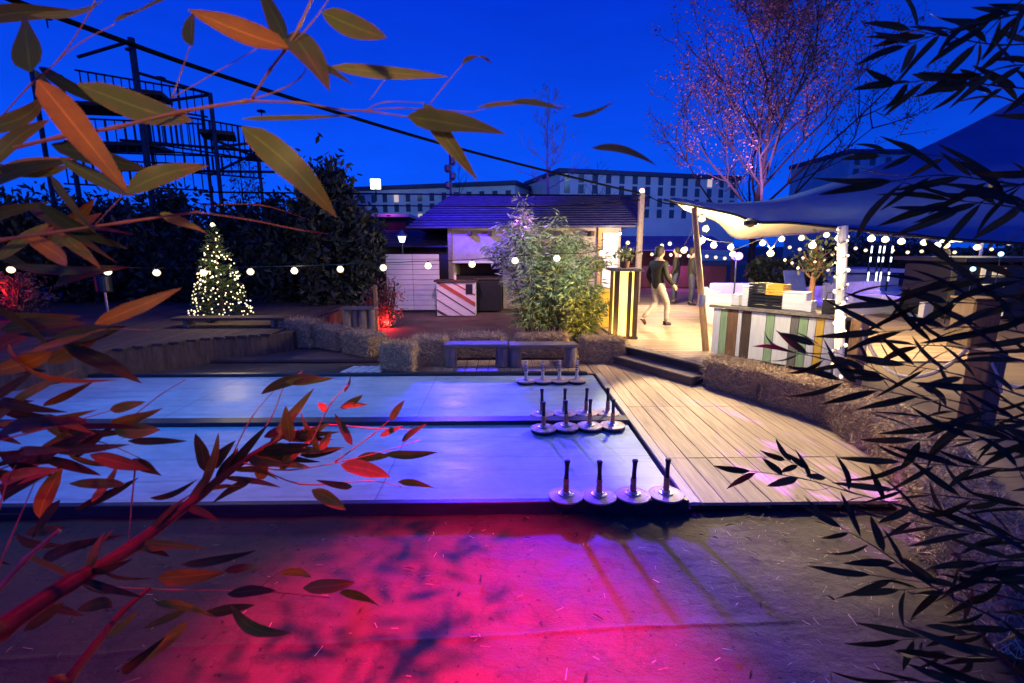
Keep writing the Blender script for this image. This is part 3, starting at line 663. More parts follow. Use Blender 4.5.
# ------------------------------------------------------------------ lit cabinet, box, planter by the steps
a = G(613, 339, .3); c = G(639, 341, .3); cx = (a.x+c.x)/2; cy = a.y+.2; zt = P(626, 271, a.y).z
r = empty('lit_column', (cx, cy, .3), 'square timber column with glowing yellow panels beside the steps', 'lit column')
w2 = (c.x-a.x)
for sx in (-1, 1):
    for sy in (-1, 1):
        b = MB(); b.box((cx+sx*(w2/2-.04), cy+sy*(w2/2-.04), (.3+zt)/2), (.085, .085, zt-.3)); b.build('post', 'darkwood', r)
b = MB(); b.box((cx+.06, cy-w2/2+.03, (.3+zt)/2), (.07, .05, zt-.34)); b.build('mullion', 'darkwood', r)
for (dx, dy, sx, sy) in ((0, -w2/2+.055, w2-.17, .012), (-w2/2+.05, 0, .012, w2-.17), (w2/2-.05, 0, .012, w2-.17), (0, w2/2-.05, w2-.17, .012)):
    b = MB(); b.box((cx+dx, cy+dy, (.32+zt)/2), (sx, sy, zt-.36)); b.build('panel', 'litpanel', r)
b = MB(); b.box((cx, cy, zt+.02), (w2+.14, w2+.14, .05)); b.build('top', 'greywood', r)
b = MB(); b.box((cx, cy, .325), (w2+.04, w2+.04, .05)); b.build('base', 'darkwood', r)
r2 = empty('potted_herb', (cx, cy, zt+.045), 'small leafy plant in a pot on top of the lit column', 'plant')
b = MB(); b.lathe([(.07, 0), (.09, .12), (.095, .13)], (cx, cy, zt+.045), 14); b.build('pot', 'brownwood', r2)
b = MB(); pts = NR.normal(size=(120, 3))*[.1, .1, .08]+[cx, cy, zt+.3]; leafcards(b, pts, .09, .45, .5); b.build('foliage', 'leafbamboo', r2)
a = G(600, 338, .1); r = empty('yellow_box', (a.x+.12, a.y+.5, 0), 'yellow painted box between the bamboo and the lit column', 'box')
b = MB(); zt2 = P(606, 291, a.y+.3).z; b.box((a.x+.13, a.y+.5, zt2/2), (.34, .4, zt2-.04)); b.build('body', 'yellowwood', r)
b = MB(); b.box((a.x+.13, a.y+.5, zt2), (.38, .44, .04)); b.build('lid', 'yellowwood', r)
# ------------------------------------------------------------------ bar counter under the tent
A = G(711, 353, .3); B = G(843, 375, .3); A.z = B.z = 0; B = A+(B-A).normalized()*((B-A).length)
dirc = (B-A).normalized(); an = math.atan2(dirc.y, dirc.x); nb_ = V((dirc.y, -dirc.x, 0)); nb_ = nb_ if nb_.y < 0 else -nb_
Lc = (B-A).length; ztop = P(714, 307, A.y).z
r = empty('bar_counter', (A+B)/2+V((0, 0, .3)), 'bar counter faced with white, green, brown and yellow boards under the tent', 'counter')
ws = [('whitewood', 7), ('greenwood', 7), ('brownwood', 10), ('whitewood', 4), ('darkwood', 9), ('whitewood', 15), ('greenwood', 8), ('whitewood', 16), ('greywood', 8), ('greenwood', 9), ('whitewood', 8), ('yellowwood', 8), ('whitewood', 12), ('greywood', 9)]
tot = sum(x for _, x in ws); b = MB(); mm = sorted(set(m for m, _ in ws)); t = 0
# equal picture steps are not equal lengths: place by projecting
edges = [711]
for _, x_ in ws: edges.append(edges[-1]+x_*(843-711)/tot)
def on_line(px):                                         # where the sight line meets the counter's front
    rr = ray(px, 350); k = (A.x*dirc.y-A.y*dirc.x)/(rr.x*dirc.y-rr.y*dirc.x); return V((rr.x*k, rr.y*k, 0))
for (m, _), e0_, e1_ in zip(ws, edges[:-1], edges[1:]):
    p, q = on_line(e0_), on_line(e1_); mid = (p+q)/2
    b.box((mid.x, mid.y, (.3+ztop)/2+random.uniform(-.01, .0)), ((q-p).length-.008, .03, ztop-.33), an, mm.index(m))
b.build('front_panel', mm, r)
b = MB(); mid = (A+B)/2-nb_*.18; b.box((mid.x, mid.y, ztop+.02), (Lc+.12, .5, .045), an); b.build('countertop', 'oldwood', r)
b = MB(); mid = (A+B)/2-nb_*.3; b.box((mid.x, mid.y, (.3+ztop)/2), (Lc-.1, .04, ztop-.34), an); b.build('back_panel', 'darkwood', r)
def on_top(px, py, w_, h_, d_, back=.2): 
    p = on_line(px)-nb_*back; return V((p.x, p.y, ztop+.045))
def crate(px, m, label, hh, z=0, wd=.26, back=.22):
    p = on_top(px, 0, 0, 0, 0, back); p.z += z; r = empty('bottle_crate', p, label, 'crate', rz=0)
    for k in range(4):
        b = MB(); hk = hh/4; t_ = .012
        for sx, sy, lx, ly in ((0, -1, wd, t_), (0, 1, wd, t_), (-1, 0, t_, .3), (1, 0, t_, .3)):
            b.box(p+Matrix.Rotation(an, 3, 'Z') @ V((sx*(wd/2-.006), sy*.15, hk*(k+.5))), (lx, ly, hk*.72), an)
        b.build('rail', m, r)
    b = MB(); b.box(p+V((0, 0, .012)), (wd-.02, .29, .02), an); b.build('bottom', m, r); return r
crate(750, 'black', 'black crate at the bottom left of the stack on the bar counter', .20); crate(750, 'black', 'black crate stacked on another, left of the yellow crate', .17, .205)
crate(766.5, 'black', 'black crate under the yellow crate on the bar counter', .20, 0, .25); crate(766.5, 'yellowcrate', 'yellow crate stacked on a black crate on the bar', .17, .205, .25)
def carton(px, wd, hh, label, back=.2):
    p = on_top(px, 0, 0, 0, 0, back); r = empty('white_carton', p, label, 'box')
    b = MB(); b.box(p+V((0, 0, hh/2)), (wd, .22, hh), an); b.build('body', 'whitepaint', r)
    b = MB(); b.box(p+V((0, 0, hh+.006)), (wd+.012, .232, .02), an); b.build('lid', 'whitewood', r)
carton(738, .1, .30, 'narrow white box left of the black crates on the bar'); carton(728, .12, .16, 'low white box at the left end of the bar counter')
carton(786, .34, .26, 'wide white box right of the yellow crate'); carton(800.5, .1, .14, 'short white box right of the wide one on the bar')
p = on_top(820, 0, 0, 0, 0, .15); r = empty('black_bag', p, 'black paper bag with a tuft of tissue on the right end of the bar', 'bag')
b = MB(); b.box(p+V((0, 0, .1)), (.16, .12, .2), an+.3); b.build('body', 'black', r); b = MB(); b.tube([p+V((-.05, 0, .2)), p+V((-.04, 0, .3)), p+V((.04, 0, .3)), p+V((.05, 0, .2))], .008, 6); b.build('handle', 'black', r)
# ------------------------------------------------------------------ tent
near = [(664, 199, 9.1), (700, 206.5, 8.5), (735, 214, 8.2), (756, 221.5, 8.0), (790, 222, 7.7), (835, 226.5, 7.2), (900, 233, 6.7), (960, 239, 6.3), (1060, 245, 5.9), (1180, 250, 5.6)]
ridge = [(672, 197, 9.6), (705, 202, 9.8), (740, 202, 10.0), (775, 199, 10.3), (812, 189, 10.6), (850, 176, 11), (920, 149, 11.5), (985, 117, 12), (1060, 76, 12.4), (1180, 20, 12.5)]
back = [(690, 212, 10.2), (716, 221, 10.8), (736, 238, 11.3), (764, 237, 12), (800, 234, 12.6), (838, 231, 13), (900, 231, 13.5), (960, 228, 14), (1060, 222, 14.5), (1180, 215, 15)]
rowsP = [[P(*q) for q in rr] for rr in (near, ridge, back)]
rowsS = [smoothpath(rr, 5) for rr in rowsP]; nu = len(rowsS[0]); grid = []
for v_ in range(17):
    t = v_/16*2
    line = []
    for u in range(nu):
        a_, m_, z_ = rowsS[0][u], rowsS[1][u], rowsS[2][u]
        if t <= 1:
            p = a_.lerp(m_, t); sag = math.sin(math.pi*t)*(m_-a_).length*.05
        else:
            p = m_.lerp(z_, t-1); sag = math.sin(math.pi*(t-1))*(z_-m_).length*.05
        line.append(p-V((0, 0, sag)))
    grid += line
b = MB(); b.add(grid, [(j*nu+i, j*nu+i+1, (j+1)*nu+i+1, (j+1)*nu+i) for j in range(16) for i in range(nu-1)])
tent = empty('stretch_tent', (5.5, 9.5, .3), 'large blue grey stretch tent with a cream underside over the bar', 'tent')
cv = b.build('canopy', ['tentout', 'tentin'], tent, smooth=True)
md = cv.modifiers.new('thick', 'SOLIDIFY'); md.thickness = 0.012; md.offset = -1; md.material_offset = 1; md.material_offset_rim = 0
b = MB(); b.tube([rowsS[0][i]+V((0, 0, -.01)) for i in range(nu)], .022, 6); b.build('hem_rope', 'black', tent)
q = P(751, 221, 8.0); b = MB(); b.lathe([(.02, -.1), (.11, -.06), (.12, 0), (.05, .04)], q, 12); b.build('tension_pad', 'black', tent)
base = G(706, 351, .3); top = P(694, 208, 8.62); mid = base.lerp(top, .55)
r = empty('tent_pole', base, 'leaning round wooden pole holding the left tip of the tent', 'pole')
b = MB(); b.tube([base, mid, top], [.058, .054, .045], 12); b.build('shaft', 'polewood', r); j = base.lerp(top, .36); b = MB(); b.tube([j-V((0, 0, .1)), j+V((0, 0, .1))], .066, 12); b.build('sleeve', 'steel', r)
base = G(838, 392, .27); top = P(843, 226, base.y+.1); r = empty('fairy_light_pole', base, 'pale tent pole wound with bright fairy lights at the end of the bar', 'pole')
b = MB(); b.tube([base, top], .055, 12); b.build('shaft', 'whitewood', r)
b = MB(); pth = []
for k in range(90):
    u = k/89; c_ = base.lerp(top, .04+.95*u); pth.append(c_+V((math.cos(k*.75)*.066, math.sin(k*.75)*.066, 0)))
b.tube(pth, .005, 5); b.build('cable', 'black', r)
for k in range(0, 90, 2):
    b = MB(); b.ball(pth[k], .016 if k % 3 else .026, 6); b.build('fairy_light', 'fairy', r)
POLE = (base, top)
# string of bulbs under the tent edge, each bulb a part
def bulb_string(name, pts, bulbs, label, rb, m='bulb', cab=.006):
    r = empty(name, V(pts[0]), label, 'string lights')
    b = MB(); b.tube(smoothpath(pts, 6), cab, 5); b.build('cable', 'black', r)
    for k, p in enumerate(bulbs):
        b = MB(); p = V(p); b.lathe([(.25*rb, .95*rb), (.62*rb, .72*rb), (rb, .1*rb), (.94*rb, -.4*rb), (.55*rb, -.85*rb), (.08*rb, -rb)][::-1], p-V((0, 0, 1.25*rb)), 10); l = b.build('bulb', m, r, smooth=True)
        b = MB(); b.lathe([(.4*rb, -.4*rb), (.42*rb, .2*rb)], p-V((0, 0, .1*rb)), 8); b.build('socket', 'black', l)
        for ch in l.children: ch.location = (0, 0, 0); ch.data.transform(Matrix.Translation(p-V((0,0,0))-V(r.location)-Vector(ch.data.vertices[0].co)*0)) if False else None
    return r
_old = MB.build
SY = 8.15
bx = [(10, 265), (60, 266), (107, 267), (156, 268), (203, 268), (250, 267), (294, 266), (340, 264.5), (383, 263), (428, 261), (472, 259.5), (515, 256), (557, 253.5)]
pts = [P(-60, 262, SY)] + [P(x_, y_, SY) for x_, y_ in bx] + [P(602, 249, 9.2), P(620, 230, 15.6)]
bulbs = [P(x_, y_, SY) for x_, y_ in bx] + [P(602, 249, 9.2), P(620, 231, 15.4)]
def bulbs_thing(name, cable, bulbs, label, rb, m='bulb', cab=.006):
    r = empty(name, V(cable[0]), label, 'string lights')
    b = MB(); b.tube(cable, cab, 5); b.build('cable', 'black', r)
    for p in bulbs:
        b = MB(); p = V(p); pr = [(.08, -1), (.55, -.85), (.94, -.4), (1, .1), (.62, .72), (.25, .95)]
        b.lathe([(x_*rb, z_*rb) for x_, z_ in pr], p-V((0, 0, 1.3*rb)), 10); b.build('bulb', m, r, smooth=True)
        b = MB(); b.lathe([(.36*rb, -.5*rb), (.4*rb, .1*rb)], p-V((0, 0, .1*rb)), 8); b.build('socket', 'black', r)
    return r
bulbs_thing('string_lights', smoothpath(pts, 6), bulbs, 'long string of warm bulbs hung above the hay bales in front of the bamboo', .056)
tb = [(684, 246, 9.5), (702, 214, 8.9), (706, 224, 9.1), (702, 236, 9.3), (714, 241, 9.5), (731, 243, 9.8), (733, 250, 10), (763, 239, 10.2), (771, 249, 9.0), (782, 235, 10.4), (802, 234, 10.6), (813, 241, 9.0), (827, 231, 10.6), (840, 233, 8.4)]
bulbs_thing('string_lights', smoothpath([P(*q) for q in tb], 4), [P(*q) for q in tb], 'string of large warm bulbs looping under the cream side of the tent', .06, 'bulb')
tb = [(846, 222, 8.6), (872, 234, 9.3), (886, 235, 9.6), (902, 237, 9.5), (925, 238, 9.6), (938, 241, 9.4), (947, 241, 9.8), (978, 243, 9.9), (1010, 238, 10)]
bulbs_thing('string_lights', smoothpath([P(*q) for q in tb], 4), [P(*q) for q in tb], 'row of warm bulbs below the right tent edge, before the dark shrubs', .062, 'bulb')
tb = [(612, 243), (621, 248), (630, 247), (641, 251), (652, 252), (662, 253), (671, 252.5), (680, 253), (689, 253.5), (698, 253), (707, 254), (716, 255), (725, 256)]
bulbs_thing('string_lights', [P(x_, y_, 20.5) for x_, y_ in tb], [P(x_, y_, 20.5) for x_, y_ in tb], 'far string of bulbs across the market stall roof', .07, 'bulbwarm')
tb = [(628, 240), (640, 243), (662, 243), (670, 241), (686, 246), (700, 241)]
bulbs_thing('string_lights', [P(x_, y_, 17.5) for x_, y_ in tb], [P(x_, y_, 17.5) for x_, y_ in tb], 'short string of pale bulbs hung in front of the blue stall roof', .07, 'bulb')
tb = [(790, 245), (800, 247), (812, 250), (822, 247), (833, 252), (845, 249), (856, 246), (866, 248), (893, 248), (908, 250), (922, 249), (955, 250), (992, 247)]
bulbs_thing('string_lights', [P(x_, y_, 22) for x_, y_ in tb], [P(x_, y_, 22) for x_, y_ in tb], 'distant chain of small bulbs strung before the dark shrubs on the right', .075, 'bulbwarm')
# ------------------------------------------------------------------ posts and rope
def rope_post(px, pyt, pyb, wd, m, label, z=.27):
    g = G(px, pyb, z); zt_ = P(px, pyt, g.y).z; r = empty('rope_post', g, label, 'post')
    b = MB(); b.box((g.x, g.y, (z+zt_)/2), (wd, wd*.8, zt_-z), .3, ch=.012); b.build('shaft', m, r)
    b = MB(); b.tube([(g.x-wd*.3, g.y-wd*.5, zt_-.1), (g.x-wd*.1, g.y-wd*.62, zt_-.22), (g.x+wd*.2, g.y-wd*.6, zt_-.4)], .014, 6); b.build('rope_end', 'rope', r); return g, zt_
p1, z1 = rope_post(852, 319, 387, .17, 'polewood', 'short light wooden post at the right end of the bar')
p2, z2 = rope_post(975, 350, 423, .26, 'brownwood', 'thick brown post with a rope slung across it, behind the bamboo twigs')
def onl(px, py, u): return C(px, py, ((p1-CAM).dot(FWD))*(1-u)+((p2-CAM).dot(FWD))*u)
pts = [onl(862, 322, .05), onl(866, 338, .1), onl(876, 357, .25), onl(890, 371, .4), onl(908, 377, .55), onl(930, 374, .7), onl(950, 364, .85), onl(966, 350, 1)]
o = tag(MB().build('x', 'rope') if False else (lambda b: (b.tube(smoothpath(pts, 6), .022, 8), b.build('rope', 'rope', smooth=True))[1])(MB()), 'slack cream rope hanging between the two wooden posts', 'rope')
pts = [C(988, 378, 5.1), C(1004, 384, 4.9), C(1024, 387, 4.7), C(1060, 380, 4.4)]
b = MB(); b.tube(smoothpath(pts, 6), .02, 8); tag(b.build('rope', 'rope', smooth=True), 'cream rope running right from the thick brown post', 'rope')
g = G(980, 352, .27); r = empty('dark_planter', (g.x, g.y, .27), 'dark wooden planter box standing behind the thick rope post', 'planter')
zt_ = P(980, 300, g.y).z; b = MB(); b.box((g.x, g.y+.2, (.27+zt_)/2), (.5, .45, zt_-.27)); b.build('body', 'darkwood', r); b = MB(); b.box((g.x, g.y+.2, zt_+.015), (.56, .5, .03)); b.build('rim', 'darkwood', r)
# ------------------------------------------------------------------ people
def skin_obj(name, verts, edges, rad, m, parent, sub=2):
    me = bpy.data.meshes.new(name); me.from_pydata(verts, edges, []); o = bpy.data.objects.new(name, me); COL.objects.link(o)
    md = o.modifiers.new('s', 'SKIN'); md.use_smooth_shade = True
    for i, x_ in enumerate(me.skin_vertices[0].data):
        rr = rad[i]; x_.radius = (rr, rr) if not hasattr(rr, '__len__') else rr
    me.skin_vertices[0].data[0].use_root = True
    sb = o.modifiers.new('d', 'SUBSURF'); sb.levels = sub; sb.render_levels = sub
    dg = bpy.context.evaluated_depsgraph_get(); dg.update(); nm = bpy.data.meshes.new_from_object(o.evaluated_get(dg))
    o.modifiers.clear(); o.data = nm; nm.materials.clear(); nm.materials.append(M[m]); nm.polygons.foreach_set('use_smooth', [True]*len(nm.polygons))
    bpy.data.meshes.remove(me)
    if parent: o.parent = parent
    return o
def person(loc, rz, label, legs, arms, top, low, shoe, sc=1.0, group=None):
    """facing local +Y; legs = ((hip->knee->ankle->toe) right, left), arms = shoulder->elbow->wrist right, left"""
    r = empty('person', loc, label, 'person', group, rz); r.scale = (sc, sc, sc)
    vs = [(0, 0, .96), (0, .0, 1.12), (0, -.01, 1.28), (0, -.01, 1.42), (0, .0, 1.50), (0, .02, 1.57), (0, .03, 1.65), (0, .02, 1.72)]
    ed = [(i, i+1) for i in range(7)]; rd = [(.10, .075), (.10, .075), (.14, .10), (.11, .08), .05, .068, .086, .062]
    def chain(start, pts, rads):
        k = start
        for p, q in zip(pts, rads): vs.append(p); rd.append(q); ed.append((k, len(vs)-1)); k = len(vs)-1
        return k
    vs.append((0, .125, 1.635)); rd.append(.014); ed.append((6, len(vs)-1))              # nose
    for sx in (-1, 1): vs.append((sx*.088, .01, 1.64)); rd.append(.017); ed.append((6, len(vs)-1))
    hands = []
    for sx, (e, w_) in zip((1, -1), arms):
        sh = (sx*.19, -.01, 1.40); k = chain(3, [sh, e, w_], [.055, .042, .03]); d = (V(w_)-V(e)).normalized()
        palm = V(w_)+d*.05; kp = chain(k, [palm], [.032])
        sd_ = V((0, 1, 0)); sd_ = (sd_-d*sd_.dot(d)).normalized(); inn = d.cross(sd_)
        for f_, (off, ln) in enumerate(((-.03, .062), (-.01, .075), (.011, .07), (.03, .055))):
            b0 = palm+d*.04+sd_*off; chain(kp, [b0, b0+d*ln*.5, b0+d*ln*.85+inn*.02*-sx], [.0105, .0095, .008])
        chain(kp, [palm+sd_*.042+d*.0, palm+sd_*.06+d*.03], [.011, .009])
    feet = []
    for sx, (kn, an_, toe) in zip((1, -1), legs):
        chain(0, [(sx*.095, 0, .90), kn, an_], [.075, .052, .036])
    skin_obj('body', vs, ed, rd, 'skin', r)
    # hair cap
    b = MB(); 
    for k in range(7): pass
    pr = [(.098, -.06), (.103, -.01), (.10, .04), (.085, .075), (.05, .10), (.012, .112)]
    b.lathe(pr, (0, .0, 1.665), 18); b.v = [(x_, y_*1.12-.012 if y_ < 0 else y_*.72, z_-(.075*min(1, -y_/.06) if y_ < 0 and z_ < 1.67 else 0)) for x_, y_, z_ in b.v]; b.build('hair', 'hair', r, True, True)
    for sx in (-1, 1):
        b = MB(); b.ball((sx*.034, .098, 1.655), .012, 8); b.build('eye', 'black', r, True)
    vj = [(0, 0, .80), (0, -.005, 1.05), (0, -.015, 1.22), (0, -.015, 1.36), (0, -.005, 1.46)]; ej = [(0, 1), (1, 2), (2, 3), (3, 4)]; rj = [(.178, .15), (.155, .12), (.17, .13), (.15, .105), (.075, .07)]
    for sx, (e, w_) in zip((1, -1), arms):
        i = len(vj); vj += [(sx*.185, -.01, 1.385), e, tuple(V(e).lerp(V(w_), .96))]; rj += [.078, .062, .047]; ej += [(3, i), (i, i+1), (i+1, i+2)]
    skin_obj('jacket', vj, ej, rj, top, r)
    vt = [(0, 0, 1.06), (0, 0, .94)]; et = [(0, 1)]; rt = [(.15, .12), (.14, .115)]
    for sx, (kn, an_, toe) in zip((1, -1), legs):
        i = len(vt); a_ = V(kn).lerp(V(an_), .92); vt += [(sx*.09, 0, .86), kn, tuple(V(kn).lerp(V(an_), .5)), tuple(a_)]; rt += [.094, .072, .064, .058]; et += [(1, i), (i, i+1), (i+1, i+2), (i+2, i+3)]
    skin_obj('trousers', vt, et, rt, low, r)
    for sx, (kn, an_, toe), sm in zip((1, -1), legs, shoe):
        d = (V(toe)-V(an_)); heel = V(an_)-V((d.x, d.y, 0)).normalized()*.05+(V(toe)-V(an_))*.15
        heel.z = max(heel.z, .035) if an_[2] < .13 else an_[2]-.06
        skin_obj('shoe', [tuple(V(an_)-V((0, 0, .01))), tuple(V(heel)), tuple(V(an_).lerp(V(toe), .55)-V((0, 0, .0))), toe], [(0, 1), (0, 2), (2, 3)], [.046, .038, .042, .034], sm, r)
    return r
g = G(656, 327, .3)
walk = (((.10, .20, .50), (.09, .20, .09), (.10, .36, .04)), ((-.09, .05, .50), (-.09, -.32, .22), (-.09, -.24, .06)))
person((g.x, g.y, .30), R(-62), 'person in a dark jacket and pale trousers walking away across the platform', walk, (((.27, -.04, 1.13), (.29, .16, .93)), ((-.27, -.06, 1.13), (-.26, .1, .92))), 'jacket', 'trousers', ('shoe', 'shoebrown'), 1.0)
stand = (((.10, .02, .50), (.10, 0, .09), (.11, .16, .04)), ((-.10, .02, .50), (-.10, 0, .09), (-.11, .16, .04)))
aw = (((.25, -.02, 1.12), (.25, .12, .92)), ((-.25, -.02, 1.12), (-.24, .1, .92)))
for px, py, rz, lab in ((674, 304, 60, 'dark clad person standing far off left of the leaning pole'), (690, 306, -100, 'dark clad person standing far off just beside the leaning tent pole')):
    g = G(px, py, .27); person((g.x, g.y, .27), R(rz), lab, stand, aw, 'jacket', 'jeans', ('shoe', 'shoe'))
# ------------------------------------------------------------------ vegetation
def ellip(n, c, r3, clumps, spread, seed, flat=0.0):
    rs = np.random.RandomState(seed); cc = []
    while len(cc) < clumps:
        p = rs.uniform(-1, 1, 3)
        if p.dot(p) < 1: cc.append(p)
    cc = np.array(cc)*np.array(r3)+np.array(c); idx = rs.randint(0, clumps, n); sz = rs.uniform(.5, 1.4, clumps)
    return cc[idx]+rs.normal(size=(n, 3))*np.array(r3)*spread*sz[idx][:, None]
def shrub(px, pyb, pyt, wpx, Y, label, leafm, n=2600, size=.16, group=None, name='dark_shrub', seed=1, cat='shrub', aspect=.45, z0=0.0):
    zt_ = P(px, pyt, Y).z; x_ = P(px, 260, Y).x; wd = wpx/500*Y
    r = empty(name, (x_, Y, z0), label, cat, group)
    b = MB()
    rs = random.Random(seed)
    for k in range(9):
        a = rs.uniform(0, 6.28); t_ = V((x_+math.cos(a)*wd*.3*rs.random(), Y+math.sin(a)*wd*.3*rs.random(), z0+(zt_-z0)*rs.uniform(.6, .97)))
        mid = V((x_, Y, z0)).lerp(t_, .5)+V((rs.uniform(-.1, .1), rs.uniform(-.1, .1), 0))
        b.tube([(x_+rs.uniform(-.1, .1), Y+rs.uniform(-.1, .1), z0), mid, t_], [.05, .03, .008], 5)
    b.build('trunk', 'bark', r)
    b = MB(); pts = ellip(n, (x_, Y, z0+(zt_-z0)*.5), (wd*.44, wd*.32, (zt_-z0)*.44), 40, .2, seed); pts[:, 2] = np.maximum(pts[:, 2], z0+.03)
    leafcards(b, pts, size, aspect, .2); b.build('crown', leafm, r); return r
# green bamboo clump in the centre
def bamboo_clump(px, pyb, pyt, wpx, Y, label, n=7500, seed=3):
    x0 = P(px, 260, Y).x; z0 = -.02; zt_ = P(px, pyt, Y).z; wd = wpx/500*Y
    r = empty('bamboo_clump', (x0, Y, z0), label, 'bamboo'); rs = random.Random(seed); b = MB(); pts = []; drs = []
    for k in range(46):
        a = rs.uniform(0, 6.28); rr = wd*.5*math.sqrt(rs.random())**.9; fx_ = math.cos(a)*rr; fy_ = math.sin(a)*rr*.7
        base = V((x0+fx_*.28, Y+fy_*.3, z0)); hh = (zt_-z0)*(1-.42*(rr/(wd*.5))**1.6)*rs.uniform(.78, 1.02)
        if fx_ > 0: hh *= .93
        tip = V((x0+fx_*1.02, Y+fy_, z0+hh)); mid = base.lerp(tip, .5)+V((-fx_*.16, 0, hh*.1))
        path = smoothpath([base, mid, tip], 6); b.tube(path, [.013*(1-.8*i/len(path)) for i in range(len(path))], 5)
        for j in range(int(n/46)):
            u = rs.uniform(.12, 1)**.85; i = min(len(path)-1, int(u*(len(path)-1))); p = path[i]
            an_ = rs.uniform(0, 6.28); ln = rs.uniform(.02, .34)*(1.1-u*.55); d = V((math.cos(an_), math.sin(an_), rs.uniform(-.15, .7)))
            q = p+d*ln
            if j % 6 == 0: b.tube([p, q], [.003, .0015], 3, cap=False)
            pts.append(q); drs.append((d.x, d.y, d.z-.55))
    b.build('cane', 'canedark', r)
    b = MB(); leafcards(b, np.array(pts), .17, .19, 0, 0, np.array(drs)); b.build('foliage', 'leafbamboo', r); return r
bamboo_clump(542, 336, 181, 132, 11.6, 'big feathery green bamboo clump in front of the hut, lit violet and yellow', 11000)
bamboo_clump(583, 336, 262, 52, 10.9, 'low bamboo tuft lit yellow beside the yellow box', 4200, 9)
# dark evergreen screen on the left
spec = [(20, 190, 150, 15.5), (95, 200, 120, 16.5), (165, 196, 110, 16), (235, 205, 110, 16.5), (290, 196, 90, 16), (335, 178, 80, 14.8), (355, 205, 60, 15.8), (-60, 150, 160, 14)]
nm = ['broad dark evergreen behind the steel fire barrel', 'dark evergreen behind the fourth bulb from the left', 'dark evergreen just left of the lit Christmas tree', 'dark evergreen right behind the lit Christmas tree', 'dark evergreen between the Christmas tree and the tall shrub', 'tall dark shrub standing nearest the shed roof', 'loose dark shrub beside the shed wall', 'dark evergreen at the left edge behind the red stems']
for k, (px, pt, wp, Y) in enumerate(spec):
    shrub(px, 330, pt, wp, Y, nm[k], 'leafdark', 9500, .25, 'dark evergreens behind the stage', 'evergreen_tree', 30+k, 'tree', .4, 0)
shrub(383, 330, 280, 44, 12.9, 'low twiggy shrub lit red, left of the bamboo post', 'leafautumn', 900, .11, None, 'red_shrub', 51, 'shrub', .3)
shrub(8, 330, 268, 60, 11.5, 'low shrub lit red at the far left edge', 'leafautumn', 900, .11, None, 'red_shrub', 52, 'shrub', .3, .38)
# christmas tree
g = G(223, 319, .4); hh = P(223, 225, g.y).z-.4; rx = 27/500*g.y
xt = empty('christmas_tree', (g.x, g.y, .4), 'Christmas tree covered in warm white lights on the timber stage', 'christmas tree')
b = MB(); b.tube([(g.x, g.y, .4), (g.x, g.y, .4+hh)], [.05, .01], 8); b.build('trunk', 'bark', xt)
b = MB(); ps = []; ds = []
for k in range(150):
    u = random.random()**.75; a = random.uniform(0, 6.28); z_ = .4+hh*(.05+.93*(1-u)*1.0) if False else .4+hh*(.04+.94*(1-u)); rad = rx*1.02*(u**.85)*random.uniform(.75, 1.05)+.04
    for j in range(34):
        q = random.random()**.6; dr = V((math.cos(a), math.sin(a), -.25)); p = V((g.x, g.y, z_))+dr*rad*q+V((random.gauss(0, .03), random.gauss(0, .03), random.gauss(0, .03))); ps.append(p); ds.append((dr.x, dr.y, .1))
leafcards(b, np.array(ps), .09, .28, 0, 0, np.array(ds)); b.build('crown', 'leafconifer', xt)
LB = MB(); LB.ball((0, 0, 0), .017, 6); lm = None; rest = MB()
for k in range(210):
    u = random.random()**.62; a = random.uniform(-3.6, .5); z_ = .4+hh*(.05+.93*(1-u)); rad = rx*(u**.85)*random.uniform(.85, 1.06)+.03
    if u < .18: rad *= .8
    p = V((g.x+math.cos(a)*rad, g.y+math.sin(a)*rad, z_))
    if k < 100:
        if lm is None: o = LB.build('fairy_light', 'fairy', xt, True); lm = o
        else: o = lm.copy(); COL.objects.link(o); o.parent = xt
        o.location = p-V(xt.location); o.scale = (1,)*3 if k % 5 else (1.5,)*3
    else: rest.ball(p, .017, 6)
o = rest.build('fairy_lights', 'fairy', xt); o['kind'] = 'stuff'
b = MB(); b.ball((g.x, g.y, .4+hh), .05, 8); b.build('tree_top', 'litwhite', xt)
# low table in front of the tree (a thin slab seen edge on)
q = G(240, 327, .4); r = empty('plank_table', (q.x-.2, q.y, .4), 'low plank table in front of the Christmas tree', 'table')
b = MB(); b.box((q.x-.2, q.y+.1, .58), (2.3, .4, .05)); b.build('tabletop', 'stagewood', r)
for sx in (-.9, .9):
    b = MB(); b.box((q.x-.2+sx, q.y+.1, .48), (.08, .3, .16)); b.build('leg', 'oldwood', r)
# steel fire barrel on a pole
q = P(105, 292, 11.4); r = empty('fire_barrel', (q.x, 11.4, .4), 'grey steel barrel lamp on a thin red lit pole, under a bulb', 'lamp')
zb = q.z; zt_ = P(105, 275, 11.4).z; b = MB(); b.lathe([(.15, zb), (.16, zb+.03), (.16, zt_-.03), (.13, zt_)], (q.x, 11.4, 0), 18); b.build('drum', 'darkmetal', r); b = MB(); b.tube([(q.x, 11.4, .4), (q.x, 11.4, zb)], .025, 8); b.build('pole', 'steel', r)
